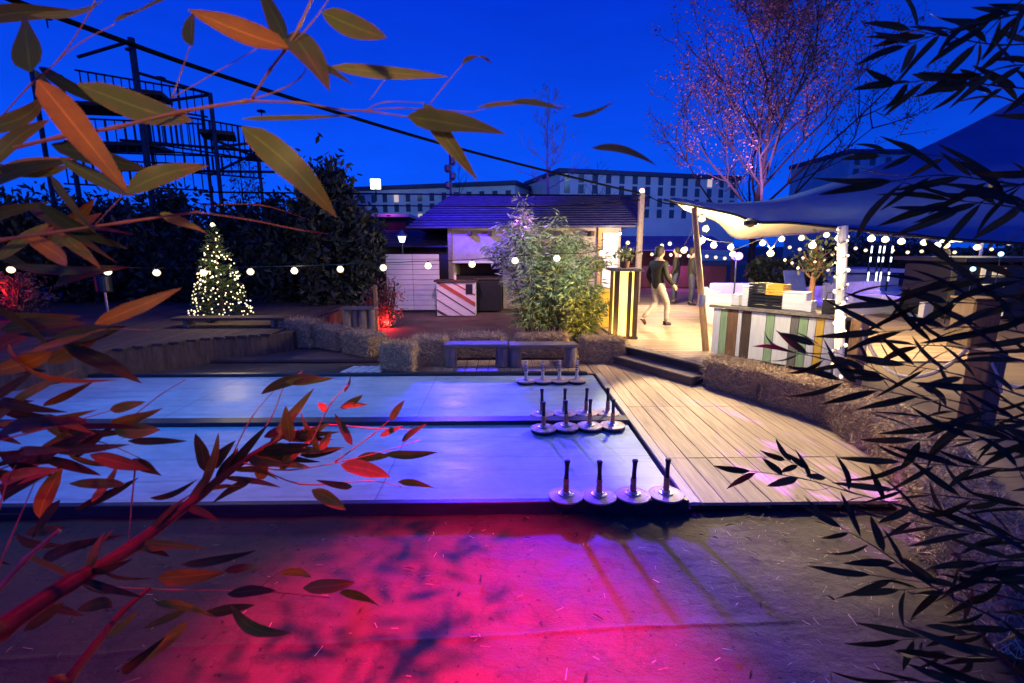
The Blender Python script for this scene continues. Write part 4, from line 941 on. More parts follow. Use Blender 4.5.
# bare and autumn trees
def tree(name, base, height, label, cat, leafm, nleaf, seed, limbs=16, spread=.55, leafsize=.16, bark='bark', r0=.18, start=.2, lean=0.0, depth=3, bias=None, group=None, up=.55):
    rs = random.Random(seed); base = V(base); r = empty(name, base, label, cat, group); b = MB(); tips = []
    pth = [base+V((lean*height*(i/10)**1.5+rs.uniform(-.012, .012)*height*(i/10), rs.uniform(-.01, .01)*height, height*i/10*.97)) for i in range(11)]
    b.tube(pth, [max(.012, r0*(1-i/10.3)) for i in range(11)], 8)
    def grow(p, d, ln, rad, lev):
        n = 5; path = [p]; dd = d.copy()
        for i in range(n):
            dd = (dd+V((rs.gauss(0, .10), rs.gauss(0, .10), .06+rs.gauss(0, .06)))).normalized(); path.append(path[-1]+dd*ln/n)
        b.tube(path, [max(.006, rad*(1-.75*i/n)) for i in range(n+1)], 5 if lev < 2 else 3, cap=False)
        if lev >= 2: tips.extend(path[2:])
        if lev < depth:
            for k in range(rs.randint(4, 6)):
                i = rs.randint(1, n); dn = (path[i]-path[i-1]).normalized(); sd_ = dn.orthogonal(); sd_ = Matrix.Rotation(rs.uniform(0, 6.28), 3, dn) @ sd_
                grow(path[i], (dn*.75+sd_.normalized()*rs.uniform(.45, .8)+V((0, 0, .15))).normalized(), ln*rs.uniform(.38, .58), rad*.5, lev+1)
    for k in range(limbs):
        u = start+(1-start)*(k+.5)/limbs*.93; i = u*10; i0 = int(i); p = pth[i0].lerp(pth[min(10, i0+1)], i-i0); a = k*2.4+rs.uniform(-.4, .4)
        d = V((math.cos(a), math.sin(a), up+u*.5)).normalized(); ln = height*spread*(1.06-u)*rs.uniform(.8, 1.1)+height*.05
        if bias and d.x*bias > 0: ln *= 1.25
        grow(p, d, ln, r0*.42*(1.1-u), 1)
    b.build('trunk', bark, r)
    if nleaf:
        tt = np.array([tuple(t_) for t_ in tips]); wgt = NR.rand(len(tt))**1.5; idx = NR.choice(len(tt), nleaf, p=wgt/wgt.sum()); pts = tt[idx]+NR.normal(size=(nleaf, 3))*leafsize*1.3
        b = MB(); leafcards(b, pts, leafsize, .55, -.2); b.build('crown', leafm, r)
    return r
TY = 27; q = P(757, 200, TY)
tree('autumn_tree', (q.x, TY, .27), P(770, -25, TY).z-.27, 'tall half bare autumn tree rising behind the tent, lit violet low down', 'tree', 'leafautumn', 22000, 5, 32, .56, .13, 'bark', .2, .10, .03, 3, 1, None, .8)
q = P(548, 200, 24); tree('bare_tree', (q.x, 24, 0), P(548, 80, 24).z, 'slender bare tree lit violet behind the hut roof', 'tree', None, 0, 8, 15, .22, .1, 'oldwood', .12, .5, 0, 3, None, None, .3)
q = P(597, 200, 34); tree('bare_tree', (q.x, 34, 0), P(592, 158, 34).z, 'small bare tree before the office block, right of the bamboo', 'tree', None, 0, 18, 12, .3, .1, 'bark', .1, .5, 0, 2)
q = P(460, 200, 33); tree('bare_tree', (q.x, 33, 0), P(462, 160, 33).z, 'small bare tree beside the loudspeaker mast', 'tree', None, 0, 28, 12, .3, .1, 'bark', .1, .5, 0, 2)
q = P(243, 200, 28); tree('bare_tree', (q.x, 28, 0), P(243, 152, 28).z, 'twiggy tree behind the climbing tower, right side', 'tree', 'leafautumn', 500, 38, 14, .3, .15, 'bark', .12, .4, 0, 2)
# far shrubs on the right
for k, (px, pt, pb, wp, Y, lab) in enumerate(((795, 262, 285, 60, 21, 'dark shrub just right of the violet lamp'), (850, 240, 285, 90, 25, 'dark bush behind the light towers, left of them'), (915, 243, 285, 80, 25, 'dark bush right of the light towers'), (975, 250, 300, 80, 23, 'dark bush behind the kiosk'), (1040, 240, 300, 90, 22, 'dark bush at the right edge behind the kiosk'), (770, 258, 290, 40, 19, 'twiggy shrub left of the small lit tree'), (890, 180, 230, 90, 36, 'dim rounded tree crown above the tent edge'))):
    shrub(px, pb, pt, wp, Y, lab, 'leafdark', 2200, .26, 'dark shrubs behind the ice rink' if k < 5 else None, 'dark_shrub', 70+k, 'shrub', .5, .27)
# small lit tree by the rink
g = G(808, 322, .27); r = tree('small_tree', (g.x, g.y, .27), P(808, 245, g.y).z-.27, 'small tree with a thick brown trunk and fairy lights behind the bar', 'tree', 'leafdark', 300, 44, 9, .45, .12, 'brownwood', .12, .5, 0, 2)
fl = [(785, 260), (792, 263), (798, 268), (803, 258), (815, 262), (824, 260), (832, 264), (818, 268), (828, 270), (838, 262)]
for k, (x_, y_) in enumerate(fl):
    b = MB(); b.ball(P(x_, y_, g.y+random.uniform(-.2, .2)), .035, 6); b.build('fairy_light', 'bulbwarm', r)
# ------------------------------------------------------------------ climbing tower on the left
CYY = 26.0
ct = empty('climbing_tower', (X(150, CYY), CYY, 0), 'tall dark climbing tower of posts, decks and railings on the left skyline', 'climbing tower')
def cpost(px, pt, pb, Y, rr=.13):
    a = P(px, pt, Y); c = P(px, pb, Y); b = MB(); b.tube([(a.x, Y, 0 if pb > 240 else c.z), a], rr, 8); b.build('post', 'darkmetal', ct)
def cbeam(p, q, rr=.09, name='beam'):
    b = MB(); b.tube([p, q], rr, 6); b.build(name, 'darkmetal', ct)
for px, pt, Y, rr in ((131, 38, 24.5, .14), (210, 93, 25.5, .10), (202, 110, 28.5, .09), (258, 150, 27, .08), (60, 75, 26, .11), (148, 120, 29, .09), (30, 60, 27, .11)): cpost(px, pt, 260, Y, rr)
def rail(pa, pb_, Ya, Yb, n, hh, label=None):
    a = P(*pa, Ya); c = P(*pb_, Yb); b = MB(); b.tube([a, c], .045, 6); b.tube([a-V((0, 0, hh)), c-V((0, 0, hh))], .045, 6)
    for k in range(n):
        u = (k+.5)/n; p = a.lerp(c, u); b.tube([p-V((0, 0, hh)), p+V((0, 0, random.uniform(-.05, .05)))], random.choice((.025, .03, .055)), 5)
    b.build('railing', 'darkmetal', ct)
rail((75, 70), (205, 92), 25, 25.5, 16, 1.1); rail((135, 108), (262, 130), 25.6, 27, 22, 1.5); rail((70, 118), (202, 124), 27, 28.5, 14, 1.6); rail((150, 150), (262, 160), 26, 27, 12, .9); rail((60, 158), (205, 165), 26, 26, 16, 1.2)
for pa, pb_, Ya, Yb in (((78, 57), (128, 42), 25, 24.5), ((160, 102), (208, 95), 25.5, 25.5), ((210, 94), (135, 72), 25.5, 24.5), ((210, 138), (258, 158), 25.5, 27), ((120, 140), (262, 152), 26, 27), ((110, 170), (275, 172), 26, 27), ((210, 148), (275, 140), 25.5, 27), ((210, 175), (262, 150), 25.5, 27)):
    cbeam(P(*pa, Ya), P(*pb_, Yb), .07)
def cdeck(pa, pb_, Y, dep):
    a = P(*pa, Y); c = P(*pb_, Y+.6); b = MB(); m_ = (a+c)/2; b.box((m_.x, m_.y+dep/2, m_.z), ((c-a).length, dep, .18), math.atan2(c.y-a.y, c.x-a.x)); b.build('platform', 'darkwood', ct)
cdeck((105, 86), (155, 95), 24.5, 1.8); cdeck((190, 128), (226, 135), 25.5, 1.8); cdeck((240, 154), (262, 157), 27, 1.5); cdeck((40, 100), (130, 106), 26.5, 2.2); cdeck((60, 140), (150, 146), 27, 2.2)
for px, py, Y in ((162, 88, 25), (132, 60, 24.5), (48, 28, 25), (262, 120, 27)):
    q = P(px, py, Y); b = MB(); b.tube([q, q+V((0, 0, .35))], .03, 5); b.lathe([(.02, .35), (.22, .38), (.2, .45), (.03, .5)], q, 8); b.build('lamp_head', 'darkmetal', ct)
# ------------------------------------------------------------------ distant buildings
def block(xl, xr, pyt, Yl, Yr, rowsw, label, lit=(), top=.9):
    wr_ = random.Random(int(xl)); lit = set(lit) | {wr_.randrange(0, 150) for _ in range(2)}
    a = P(xl, pyt[0], Yl); c = P(xr, pyt[1], Yr); r = empty('office_block', (a.x, Yl, 0), label, 'building')
    d = (c-a); d.z = 0; Lw = d.length; d.normalize(); n = V((d.y, -d.x, 0)); n = n if n.y < 0 else -n; rz = math.atan2(d.y, d.x); zt_ = (a.z+c.z)/2
    b = MB(); m_ = (V((a.x, a.y, 0))+V((c.x, c.y, 0)))/2-n*6; b.box((m_.x, m_.y, zt_/2), (Lw, 12, zt_), rz, ch=.05); b.build('wall', 'facade', r)
    b = MB(); b.box((m_.x, m_.y, zt_+.15), (Lw+.5, 12.5, .5), rz, ch=.05); b.build('roof', 'rooftile', r)
    proto_w = None; k = 0
    for zr_ in rowsw:
        nw = int(Lw/1.62)
        for i in range(nw):
            p = V((a.x, a.y, 0))+d*(Lw*(i+.5)/nw)+n*.01; p.z = zr_
            b = MB(); mm_ = 'litwindow' if k in lit else 'pane'
            b.box((0, 0, 0), (.62, .08, .95)); 
            if proto_w is None: proto_w = {}
            if mm_ not in proto_w: o = b.build('window', mm_, r, True); proto_w[mm_] = o
            else: o = proto_w[mm_].copy(); COL.objects.link(o); o.parent = r
            o.location = p-V(r.location); o.rotation_euler.z = rz; k += 1
    return r
zz = lambda py, Y: P(512, py, Y).z
block(335, 515, (192, 183), 68, 60, (zz(196, 62), zz(206.5, 62), zz(217, 62)), 'long pale office block left of the bamboo, behind the hut roof', (5,))
block(560, 740, (183, 170), 56, 62, (zz(181.5, 60), zz(192, 60), zz(203, 60), zz(214, 60)), 'long pale office block right of the bamboo, behind the tall tree', (29, 66))
block(850, 960, (156, 150), 60, 60, (zz(160, 60), zz(172, 60)), 'pale office block peeping out above the tent edge', ())
r = empty('lit_sign', P(375, 190, 60), 'glowing white square sign on the roof of the left block', 'sign'); q = P(375.5, 184, 60)
b = MB(); b.box(q, (1.1, .4, 1.1)); b.build('face', M['coldled'], r); b = MB(); b.tube([q-V((0, 0, .5)), q-V((0, 0, 1.9))], .1, 6); b.build('pole', 'darkmetal', r)
sh = empty('brick_shed', (X(390, 24), 24, 0), 'dark red shed with a pink lit parapet, behind the shed roof', 'shed')
zt_ = Zp(217, 24); b = MB(); b.box(((X(360, 24)+X(410, 24))/2, 25.5, zt_/2), (X(410, 24)-X(360, 24), 3, zt_)); b.build('wall', 'redwall', sh)
b = MB(); b.box(((X(360, 24)+X(411, 24))/2, 25.4, zt_+.05), (X(411, 24)-X(359, 24), 3.3, .14)); b.build('parapet', 'whitepaint', sh)
# mast with floodlights behind the hut roof
q = P(450, 151, 19.0); r = empty('floodlight_mast', (q.x, 19.0, 0), 'thin mast with dark floodlights above the hut roof', 'mast'); b = MB(); b.tube([(q.x, 19.0, 0), q], .05, 6); b.build('pole', 'darkmetal', r)
for k, (dx, py) in enumerate(((-2.6, 168), (2.4, 176), (-2, 185), (2.4, 161))):
    p = P(450+dx, py, 19.0); b = MB(); b.box(p, (.2, .2, .22), .3, ch=.03); b.lathe([(.05, -.16), (.10, -.11)], p, 8); b.build('floodlight', 'darkmetal', r)
b = MB(); b.box(q, (.12, .1, .1)); b.build('lamp', M['violetled'], r)
# cables
def cable(pts, rr, label):
    b = MB(); b.tube(smoothpath(pts, 8), rr, 6); tag(b.build('overhead_cable', 'cableblack'), label, 'cable')
cable([P(-40, -22, 5.2), P(60, 18, 6), P(250, 85, 8), P(450, 146, 11.5), P(600, 184, 15), P(640, 193, 16.2)], .03, 'thick black cable slanting down from upper left to the roof end post')
cable([P(200, 192, 14.6), P(450, 194.5, 14.6), P(640, 195.5, 16)], .025, 'upper of the two level wires crossing above the hut roof')
cable([P(200, 204, 14.8), P(430, 206, 14.8), P(560, 206, 14.8), P(640, 200, 16)], .02, 'lower of the two level wires crossing above the hut roof')
cable([P(648, 196, 16), P(664, 203, 12), P(690, 205, 9)], .014, 'pale wire from the roof end post to the tent tip')
# ------------------------------------------------------------------ market and rink behind
st = empty('market_stall', (X(675, 22), 22, .27), 'market stall with a blue canopy behind the walking person', 'stall')
b = MB(); z0 = Zp(250, 21); z1 = Zp(236, 23.5); xa, xb = X(618, 21), X(735, 21)
b.add([(xa, 21, z0), (xb, 21, z0), (xb, 23.5, z1), (xa, 23.5, z1), (xa, 26, z0), (xb, 26, z0)], [(0, 1, 2, 3), (3, 2, 5, 4)]); cvx = b.build('canopy', 'bluecloth', st); md = cvx.modifiers.new('t', 'SOLIDIFY'); md.thickness = .03
for px in (620, 655, 695, 733):
    b = MB(); b.box((X(px, 21.2), 21.2, z0/2+.1), (.1, .1, z0-.2)); b.build('post', 'darkwood', st)
b = MB(); b.box(((xa+xb)/2, 21.6, .75), (xb-xa-.3, .6, .95)); b.build('counter', 'redwall', st); b = MB(); b.box(((xa+xb)/2, 25.6, 1.2), (xb-xa, .1, 2.0)); b.build('back_wall', 'redwall', st)
q = P(660, 271, 21.4); b = MB(); b.box((q.x, 21.4, q.z), (.75, .06, .5)); b.build('screen', M['cyanled'], st)
# white lounge sofas
def sofa(px, pyb, wd, label, rz=0, back=True):
    g = G(px, pyb, .27); r = empty('lounge_sofa', g, label, 'sofa', 'white lounge sofas', rz)
    b = MB(); b.box((0, 0, .2), (wd, .8, .4), ch=.03); b.build('seat', 'sofa', r, True)
    b = MB(); b.box((0, .34, .55), (wd, .2, .5), ch=.03); b.build('backrest', 'sofa', r, True)
    for sx in (-1, 1):
        b = MB(); b.box((sx*(wd/2+.09), 0, .32), (.18, .84, .62), ch=.03); b.build('armrest', 'sofa', r, True)
sofa(718, 322, .9, 'white lounge sofa turned sideways behind the leaning pole', R(70)); sofa(738, 314, 1.3, 'white lounge sofa facing the camera behind the crates', 0)
g = G(795, 308, .27); r = empty('deck_chair', g, 'violet lit sling chair left of the small tree', 'chair'); b = MB()
b.box(g+V((0, 0, .35)), (.6, .7, .05)); b.build('seat', 'bluecloth', r); b = MB(); b.box(g+V((.1, .3, .7)), (.6, .05, .8), 0, 0, Euler((R(-25), 0, 0)).to_matrix()); b.build('backrest', 'bluecloth', r)
b = MB()
for sx in (-1, 1):
    b.tube([g+V((sx*.28, -.3, 0)), g+V((sx*.28, .35, .45))], .02, 6); b.tube([g+V((sx*.28, .4, 0)), g+V((sx*.28, -.2, .4))], .02, 6)
b.build('frame', 'oldwood', r)
# rink: ice sheet, rounded white boards, picket fence
rk = [G(790, 318, .28), G(860, 311, .28), G(935, 318, .28), G(985, 312, .28), G(975, 296, .28), G(920, 288, .28), G(850, 286, .28), G(795, 292, .28)]
sheet('rink_ice', [(p.x, p.y) for p in smoothpath(rk+[rk[0]], 4)[:-1]], .285, 'ice', .02)
def board(pxs, hh, label, th=.12, m='whitepaint'):
    path = smoothpath([G(x_, y_, .27) for x_, y_ in pxs], 6); b = MB(); o = []
    for i, p in enumerate(path):
        t_ = (path[min(i+1, len(path)-1)]-path[max(0, i-1)]).normalized(); n = V((-t_.y, t_.x, 0))*th/2
        o.append((p-n, p+n))
    vs = []
    for a_, c_ in o: vs += [a_, c_, c_+V((0, 0, hh)), a_+V((0, 0, hh))]
    fs = []
    for i in range(len(o)-1):
        for j in range(4): fs.append((i*4+j, i*4+(j+1) % 4, i*4+4+(j+1) % 4, i*4+4+j))
    fs += [(0, 1, 2, 3), tuple((len(o)-1)*4+j for j in (3, 2, 1, 0))]; b.add(vs, fs); tag(b.build('rink_board', m), label, 'barrier')
board([(845, 316), (878, 313), (898, 310), (880, 306), (850, 307)], .34, 'low rounded white board at the front of the violet rink')
board([(790, 306), (815, 298), (850, 303), (878, 304)], .42, 'curved white board left of the small tree and pole')
board([(915, 303), (950, 296), (972, 303), (960, 313), (920, 318)], .4, 'violet lit curved board behind the bamboo leaves')
pf = empty('picket_fence', G(850, 303, .27), 'white picket fence lit violet on the rink', 'fence')
a = G(822, 306, .27); c = G(876, 303, .27)
for k in range(16):
    p = a.lerp(c, k/15); b = MB(); b.box(p+V((0, 0, .42)), (.1, .03, .55)); b.build('picket', 'whitepaint', pf)
b = MB(); b.tube([a+V((0, .03, .3)), c+V((0, .03, .3))], .03, 6); b.build('rail', 'whitepaint', pf)
q = P(860, 279, 22); r = empty('pale_pavilion', (q.x, 22, .27), 'long low pale pavilion behind the rink', 'pavilion')
zt_ = Zp(271, 22); b = MB(); b.box((q.x, 23, (zt_+.27)/2-.1), (X(902, 22)-X(822, 22), 2, zt_-.4)); b.build('wall', 'facade', r); b = MB(); b.box((q.x, 23, zt_), (X(906, 22)-X(818, 22), 2.6, .16)); b.build('roof', 'whitepaint', r)
for px, lab in ((876, 'left of the two light towers with white LED strips'), (888.5, 'right of the two light towers with white LED strips')):
    q = P(px, 243, 19.5); r = empty('light_tower', (q.x, 19.5, .27), lab, 'light tower', 'light towers behind the rink')
    for sx in (-1, 1):
        b = MB(); b.box((q.x+sx*.16, 19.5, (q.z+.27)/2), (.05, .05, q.z-.27)); b.build('upright', 'darkmetal', r)
        for y0, y1 in ((246, 253), (257, 262), (272, 281)):
            zz0, zz1 = P(px, y1, 19.45).z, P(px, y0, 19.45).z; b = MB(); b.box((q.x+sx*.16, 19.46, (zz0+zz1)/2), (.045, .03, zz1-zz0)); b.build('led_strip', 'coldled', r)
    b = MB(); b.box((q.x, 19.5, q.z), (.42, .2, .08)); b.build('head', 'darkmetal', r)
q = P(737, 256, 13); r = empty('violet_lamp', (q.x, 13, .27), 'violet stage lamp on a stand beyond the bar', 'lamp')
b = MB(); b.tube([(q.x, 13, .27), (q.x, 13, q.z-.1)], .02, 6); b.build('stand', 'darkmetal', r); b = MB(); b.lathe([(.06, -.1), (.13, -.05), (.13, .06), (.06, .1)], q, 12); b.build('housing', 'black', r); b = MB(); b.ball(q-V((0, .1, 0)), .1, 10); b.build('lens', 'violetled', r)
# kiosk at the right edge
q = G(1000, 330, .27); ky = q.y+1.5; ks = empty('kiosk', (X(1005, ky), ky, .27), 'dark kiosk with warm lit windows at the right edge behind the bamboo', 'kiosk')
zt_ = Zp(262, ky); b = MB(); b.box((X(1015, ky), ky+.8, (zt_+.27)/2), (X(1075, ky)-X(958, ky), 1.6, zt_-.27)); b.build('wall', 'black', ks); b = MB(); b.box((X(1015, ky), ky+.7, zt_+.05), (X(1080, ky)-X(952, ky), 2.2, .1)); b.build('roof', 'black', ks)
for px0, px1, y0, y1 in ((980, 986, 268, 278), (992, 1006, 268, 277), (982, 1004, 284, 287), (996, 1003, 299, 304), (998, 1003, 310, 316)):
    a_ = P(px0, y1, ky-.02); c_ = P(px1, y0, ky-.02); b = MB(); b.box(((a_.x+c_.x)/2, ky-.02, (a_.z+c_.z)/2), (c_.x-a_.x, .04, c_.z-a_.z)); b.build('window', 'litwindow', ks)
a_ = P(955, 278, ky-2); 
for px, py, m, lab in ((954, 265, 'coldled', 'round pale lamp globe left of the kiosk'), (973, 269, 'cyanled', 'round blue lamp globe beside the kiosk windows'), (1001, 254, 'cyanled', 'blue lamp globe above the kiosk roof')):
    q = P(px, py, ky-.6); r = empty('globe_lamp', (q.x, q.y, .27), lab, 'lamp', 'globe lamps by the kiosk'); b = MB(); b.tube([(q.x, q.y, .27), q], .012, 5); b.build('stem', 'black', r); b = MB(); b.ball(q, .055, 10); b.build('globe', m, r)
q = P(968, 238, 13.6); r = empty('glowing_tent', (q.x, 14, .27), 'small white tent roof with a glowing canopy beyond the right tent edge', 'tent')
a_, c_, d_ = P(935, 243, 13.6), P(1000, 240, 13.6), P(985, 229, 14.2); b = MB(); e_ = P(950, 236, 15.5)
b.add([a_, c_, d_, e_], [(0, 1, 2), (0, 2, 3), (1, 3, 2)]); b.build('canopy', 'litwhite', r); b = MB(); b.tube([(d_.x, d_.y, .27), d_], .04, 6); b.build('pole', 'steel', r)  # light on this canopy is put in as its own glow
# ------------------------------------------------------------------ foreground bamboo
TOCAM = -FWD
def rnd(a=1.0): return V((random.gauss(0, a), random.gauss(0, a), random.gauss(0, a)))
class Plant:
    def __init__(s, name, loc, label, stemm): s.r = empty(name, loc, label, 'bamboo'); s.s = MB(); s.l = {}; s.stemm = stemm
    def stem(s, pts, r0, r1, n=6, nodes_=True):
        path = smoothpath([p if isinstance(p, Vector) else C(*p) for p in pts], 5); k = len(path); rad = [r0+(r1-r0)*i/(k-1) for i in range(k)]
        if nodes_: rad = [x_*(1.45 if i % 5 == 0 else 1) for i, x_ in enumerate(rad)]
        s.s.tube(path, rad, n); return path
    def leaf(s, b, t, w, m='fg_leaf', Z=None, Zt=None, bend=None, roll=None):
        p = C(b[0], b[1], Z); q = C(t[0], t[1], Zt or Z*random.uniform(.93, 1.07)); mb = s.l.setdefault(m, MB())
        mb.leaf(p, q, w/F*Z, TOCAM+rnd(.25), random.uniform(-.12, .16) if bend is None else bend, random.uniform(.1, .3), roll=random.uniform(-.25, .25) if roll is None else roll)
    def sprig(s, pts, r0, n, ln, w, m, u0=.15, ang=(14, 44), absl=None, rad1=None, face=None):
        TC = face or TOCAM
        path = s.stem(pts, r0, rad1 or r0*.35, 5); k = len(path); sd_ = 1; mb = s.l.setdefault(m, MB())
        for i in range(n):
            u = u0+(1-u0)*(i+random.random()*.7)/n; f = min(k-1.001, u*(k-1)); j = int(f); p = path[j].lerp(path[j+1], f-j); d = (path[j+1]-path[j]).normalized(); sd_ = -sd_
            sv = d.cross(TC).normalized()*sd_; a = R(random.uniform(*ang)); dr = (d*math.cos(a)+sv*math.sin(a)+TC*random.gauss(0, .25)-V((0, 0, .10))).normalized()
            depth = (p-CAM).dot(FWD); depth = absl or depth; L_ = ln/F*depth*random.uniform(.6, 1.2)
            p0 = p+dr*L_*.06; s.s.tube([p, p0], [.0008, .0006], 3, cap=False)
            mb.leaf(p0, p0+dr*L_, w/F*depth*random.uniform(.75, 1.15), TC+rnd(.55), random.uniform(-.1, .12), random.uniform(.1, .3))
        d = (path[-1]-path[-2]).normalized(); depth = absl or (path[-1]-CAM).dot(FWD); mb.leaf(path[-1], path[-1]+d*ln/F*depth, w/F*depth, TC+rnd(.3), .05, .2)
    def culm(s, pts, r0, r1):
        path = smoothpath([V(p) for p in pts], 7); k = len(path); b = MB(); b.tube(path, [(r0+(r1-r0)*i/(k-1))*(1.18 if i % 4 == 0 else 1) for i in range(k)], 10); b.build('culm', s.stemm, s.r, smooth=True)
    def done(s):
        s.s.build('cane', s.stemm, s.r, smooth=True)
        for m, mb in s.l.items(): mb.build('dry_redlit_leaves' if m == 'fg_dry_redlit' else 'foliage', m, s.r, smooth=True)
g0 = V((-1.7, .75, -.07))
A1 = Plant('bamboo_plant', g0, 'bamboo branch with big olive and orange leaves arching across the upper left sky', 'cane')
A1.stem([(-60, 172, .60), (0, 152, .58), (60, 137, .56), (118, 127, .55), (180, 112, .54), (247, 101, .54)], .0022, .0017)
A1.stem([(247, 101, .54), (300, 103, .55), (343, 110, .56), (365, 111, .56), (425, 119, .57), (440, 118, .57)], .0013, .0006)
A1.stem([(365, 111, .56), (385, 102, .57), (424, 103, .57)], .0007, .0004); A1.stem([(365, 111, .56), (400, 108, .58), (470, 112, .6), (475, 111, .6), (505, 104, .6)], .0007, .0003)
A1.stem([(252, 98, .54), (270, 70, .53), (285, 50, .52), (300, 25, .52), (318, -15, .52)], .0012, .0014); A1.stem([(247, 101, .54), (280, 90, .55), (300, 78, .55), (306, 68, .55)], .0008, .0006)
A1.stem([(285, 50, .52), (310, 25, .52), (335, -10, .53)], .0007, .0005); A1.stem([(172, 98, .54), (182, 70, .54), (190, 46, .53)], .0008, .0005); A1.stem([(172, 98, .54), (215, 73, .55), (258, 48, .55)], .0006, .0004)
A1.stem([(430, 104, .57), (445, 85, .57), (463, 64, .57)], .0006, .0005); A1.stem([(370, 100, .56), (386, 78, .56)], .0004, .0004); A1.stem([(-10, 130, .6), (30, 85, .58), (60, 58, .56), (92, 8, .54), (96, -15, .54)], .0008, .0006); A1.stem([(60, 58, .56), (85, 40, .55), (115, 24, .55)], .0006, .0004)
for b_, t_, w_, m_, Z_ in (((242, 127), (338, 214), 30, 'fg_leaf', .50), ((288, 48), (189, 11), 25, 'fg_dry_redlit', .5), ((287, 42), (258, -14), 22, 'fg_dark', .52), ((322, 12), (389, 40), 22, 'fg_leaf', .52), ((292, 32), (328, 88), 32, 'fg_leaf', .53), ((298, 58), (354, 84), 13, 'fg_dark', .53),
        ((330, 67), (447, 77), 13, 'fg_leaf', .54), ((242, 119), (360, 116), 10, 'fg_leaf', .54), ((408, 116), (506, 134), 24, 'fg_leaf', .56), ((424, 104), (474, 177), 17, 'fg_leaf', .57), ((193, 46), (193, 11), 27, 'fg_dark', .53), ((114, 22), (174, -5), 18, 'fg_leaf', .55),
        ((78, 84), (202, 127), 28, 'fg_leaf', .56), ((38, 80), (127, 191), 28, 'fg_dry_redlit', .54), ((127, 192), (206, 163), 23, 'fg_leaf', .53), ((30, 72), (24, 14), 34, 'fg_dark', .55), ((478, 107), (573, 105), 9, 'fg_leaf', .6), ((512, 101), (562, 108), 7, 'fg_leaf', .6), ((592, 148), (658, 162), 10, 'fg_leaf', .62), ((462, 64), (492, 59), 11, 'fg_leaf', .57), ((571, 116), (612, 105), 5, 'fg_leaf', .62)):
    A1.leaf(b_, t_, w_, m_, Z_)
for k in range(16):                                         # dim leaves crowding the left edge
    x_, y_ = random.uniform(-30, 70), random.uniform(10, 240); a = random.uniform(-.7, .9); A1.leaf((x_, y_), (x_+random.uniform(60, 110)*math.cos(a), y_+90*math.sin(a)), random.uniform(11, 20), random.choice(['fg_dark', 'fg_dark', 'fg_dark', 'fg_leaf']), random.uniform(.55, .75))
RL = V((.3, 1.2, 4.6))                                     # red lamp; unseen sprigs added below it cast leaf shadows on the tarp
def shp(px, py, f): return RL.lerp(G(px, py, -.07), f)
for q_ in ([(240, 720), (330, 650), (400, 600), (455, 560)], [(300, 570), (370, 566), (430, 550), (500, 540)], [(330, 700), (400, 665), (450, 640), (490, 604)], [(230, 640), (320, 610), (390, 570), (420, 540)], [(330, 740), (390, 690), (425, 655)], [(180, 600), (260, 575), (340, 545), (400, 528)], [(180, 690), (250, 660), (310, 640), (370, 640)], [(150, 560), (230, 545), (330, 530)]):
    A1.sprig([shp(x_, y_, .27+.05*random.random()) for x_, y_ in q_], .0016, 11, 92, 21, 'fg_leaf', .02, (20, 60), absl=.5, face=V((0, 0, 1)))
A1.culm(((-1.5, 0.55, -0.07), (-1.3, 0.5, 1.2), (-0.95, 0.42, 2.05), (-0.72, 0.45, 2.6)), .009, .004)
A1.done()
A2 = Plant('bamboo_plant', V((-1.6, .8, -.07)), 'thin red lit bamboo branch crossing in front of the string of bulbs at left', 'cane')
A2.stem([(-40, 246, .6), (0, 240, .6), (50, 233, .6), (125, 222, .6), (197, 212, .6)], .0024, .0012); A2.stem([(197, 212, .6), (250, 220, .63), (300, 230, .66), (328, 234, .68)], .0009, .0006); A2.stem([(127, 191, .56), (112, 207, .58), (95, 225, .6)], .0007, .0006); A2.stem([(200, 206, .62), (260, 205, .65), (310, 220, .7)], .0006, .0003)
for b_, t_, w_, m_, Z_ in (((25, 236), (75, 268), 16, 'fg_dry_redlit', .62), ((60, 232), (100, 268), 12, 'fg_leaf', .62), ((95, 324), (180, 289), 15, 'fg_dry_redlit', .6), ((0, 330), (85, 322), 16, 'fg_dark', .65), ((10, 345), (105, 388), 24, 'fg_dry_redlit', .6), ((160, 213), (205, 232), 10, 'fg_leaf', .62), ((-20, 300), (55, 345), 20, 'fg_dark', .6), ((30, 352), (90, 334), 8, 'fg_dry_redlit', .62), ((-10, 372), (60, 350), 16, 'fg_dry_redlit', .6)): A2.leaf(b_, t_, w_, m_, Z_)
for k in range(18):
    x_, y_ = random.uniform(-40, 70), random.uniform(230, 400); a = random.uniform(-.8, .7); A2.leaf((x_, y_), (x_+random.uniform(50, 100)*math.cos(a), y_+80*math.sin(a)), random.uniform(9, 20), random.choice(['fg_dark', 'fg_dark', 'fg_dark', 'fg_leaf']), random.uniform(.6, .95))
A2.stem([(150, 330, .6), (100, 330, .6), (60, 345, .6), (-20, 360, .6)], .0006, .001)
A2.culm(((-1.4, 0.7, -0.07), (-1.25, 0.62, 1.1), (-0.95, 0.5, 1.9), (-0.85, 0.5, 2.3)), .009, .004)
A2.done()
A3 = Plant('bamboo_plant', V((-1.25, .55, -.07)), 'thick leaning bamboo cane with red gloss and a leafy tip at lower left', 'cane')
cane = [(-60, 690, .62), (0, 630, .68), (70, 583, .76), (130, 548, .84), (200, 495, .92), (245, 460, .98), (290, 432, 1.04)]
TH = MB(); TP = smoothpath([V((-1.2, .25, -.07)), V((-1.0, .36, .8))]+[C(*p) for p in cane], 5); TH.tube(TP, [(.021-.017*i/(len(TP)-1))*(1.12 if i % 5 == 0 else 1) for i in range(len(TP))], 14); TH.build('culm', 'canethick', A3.r, smooth=True)
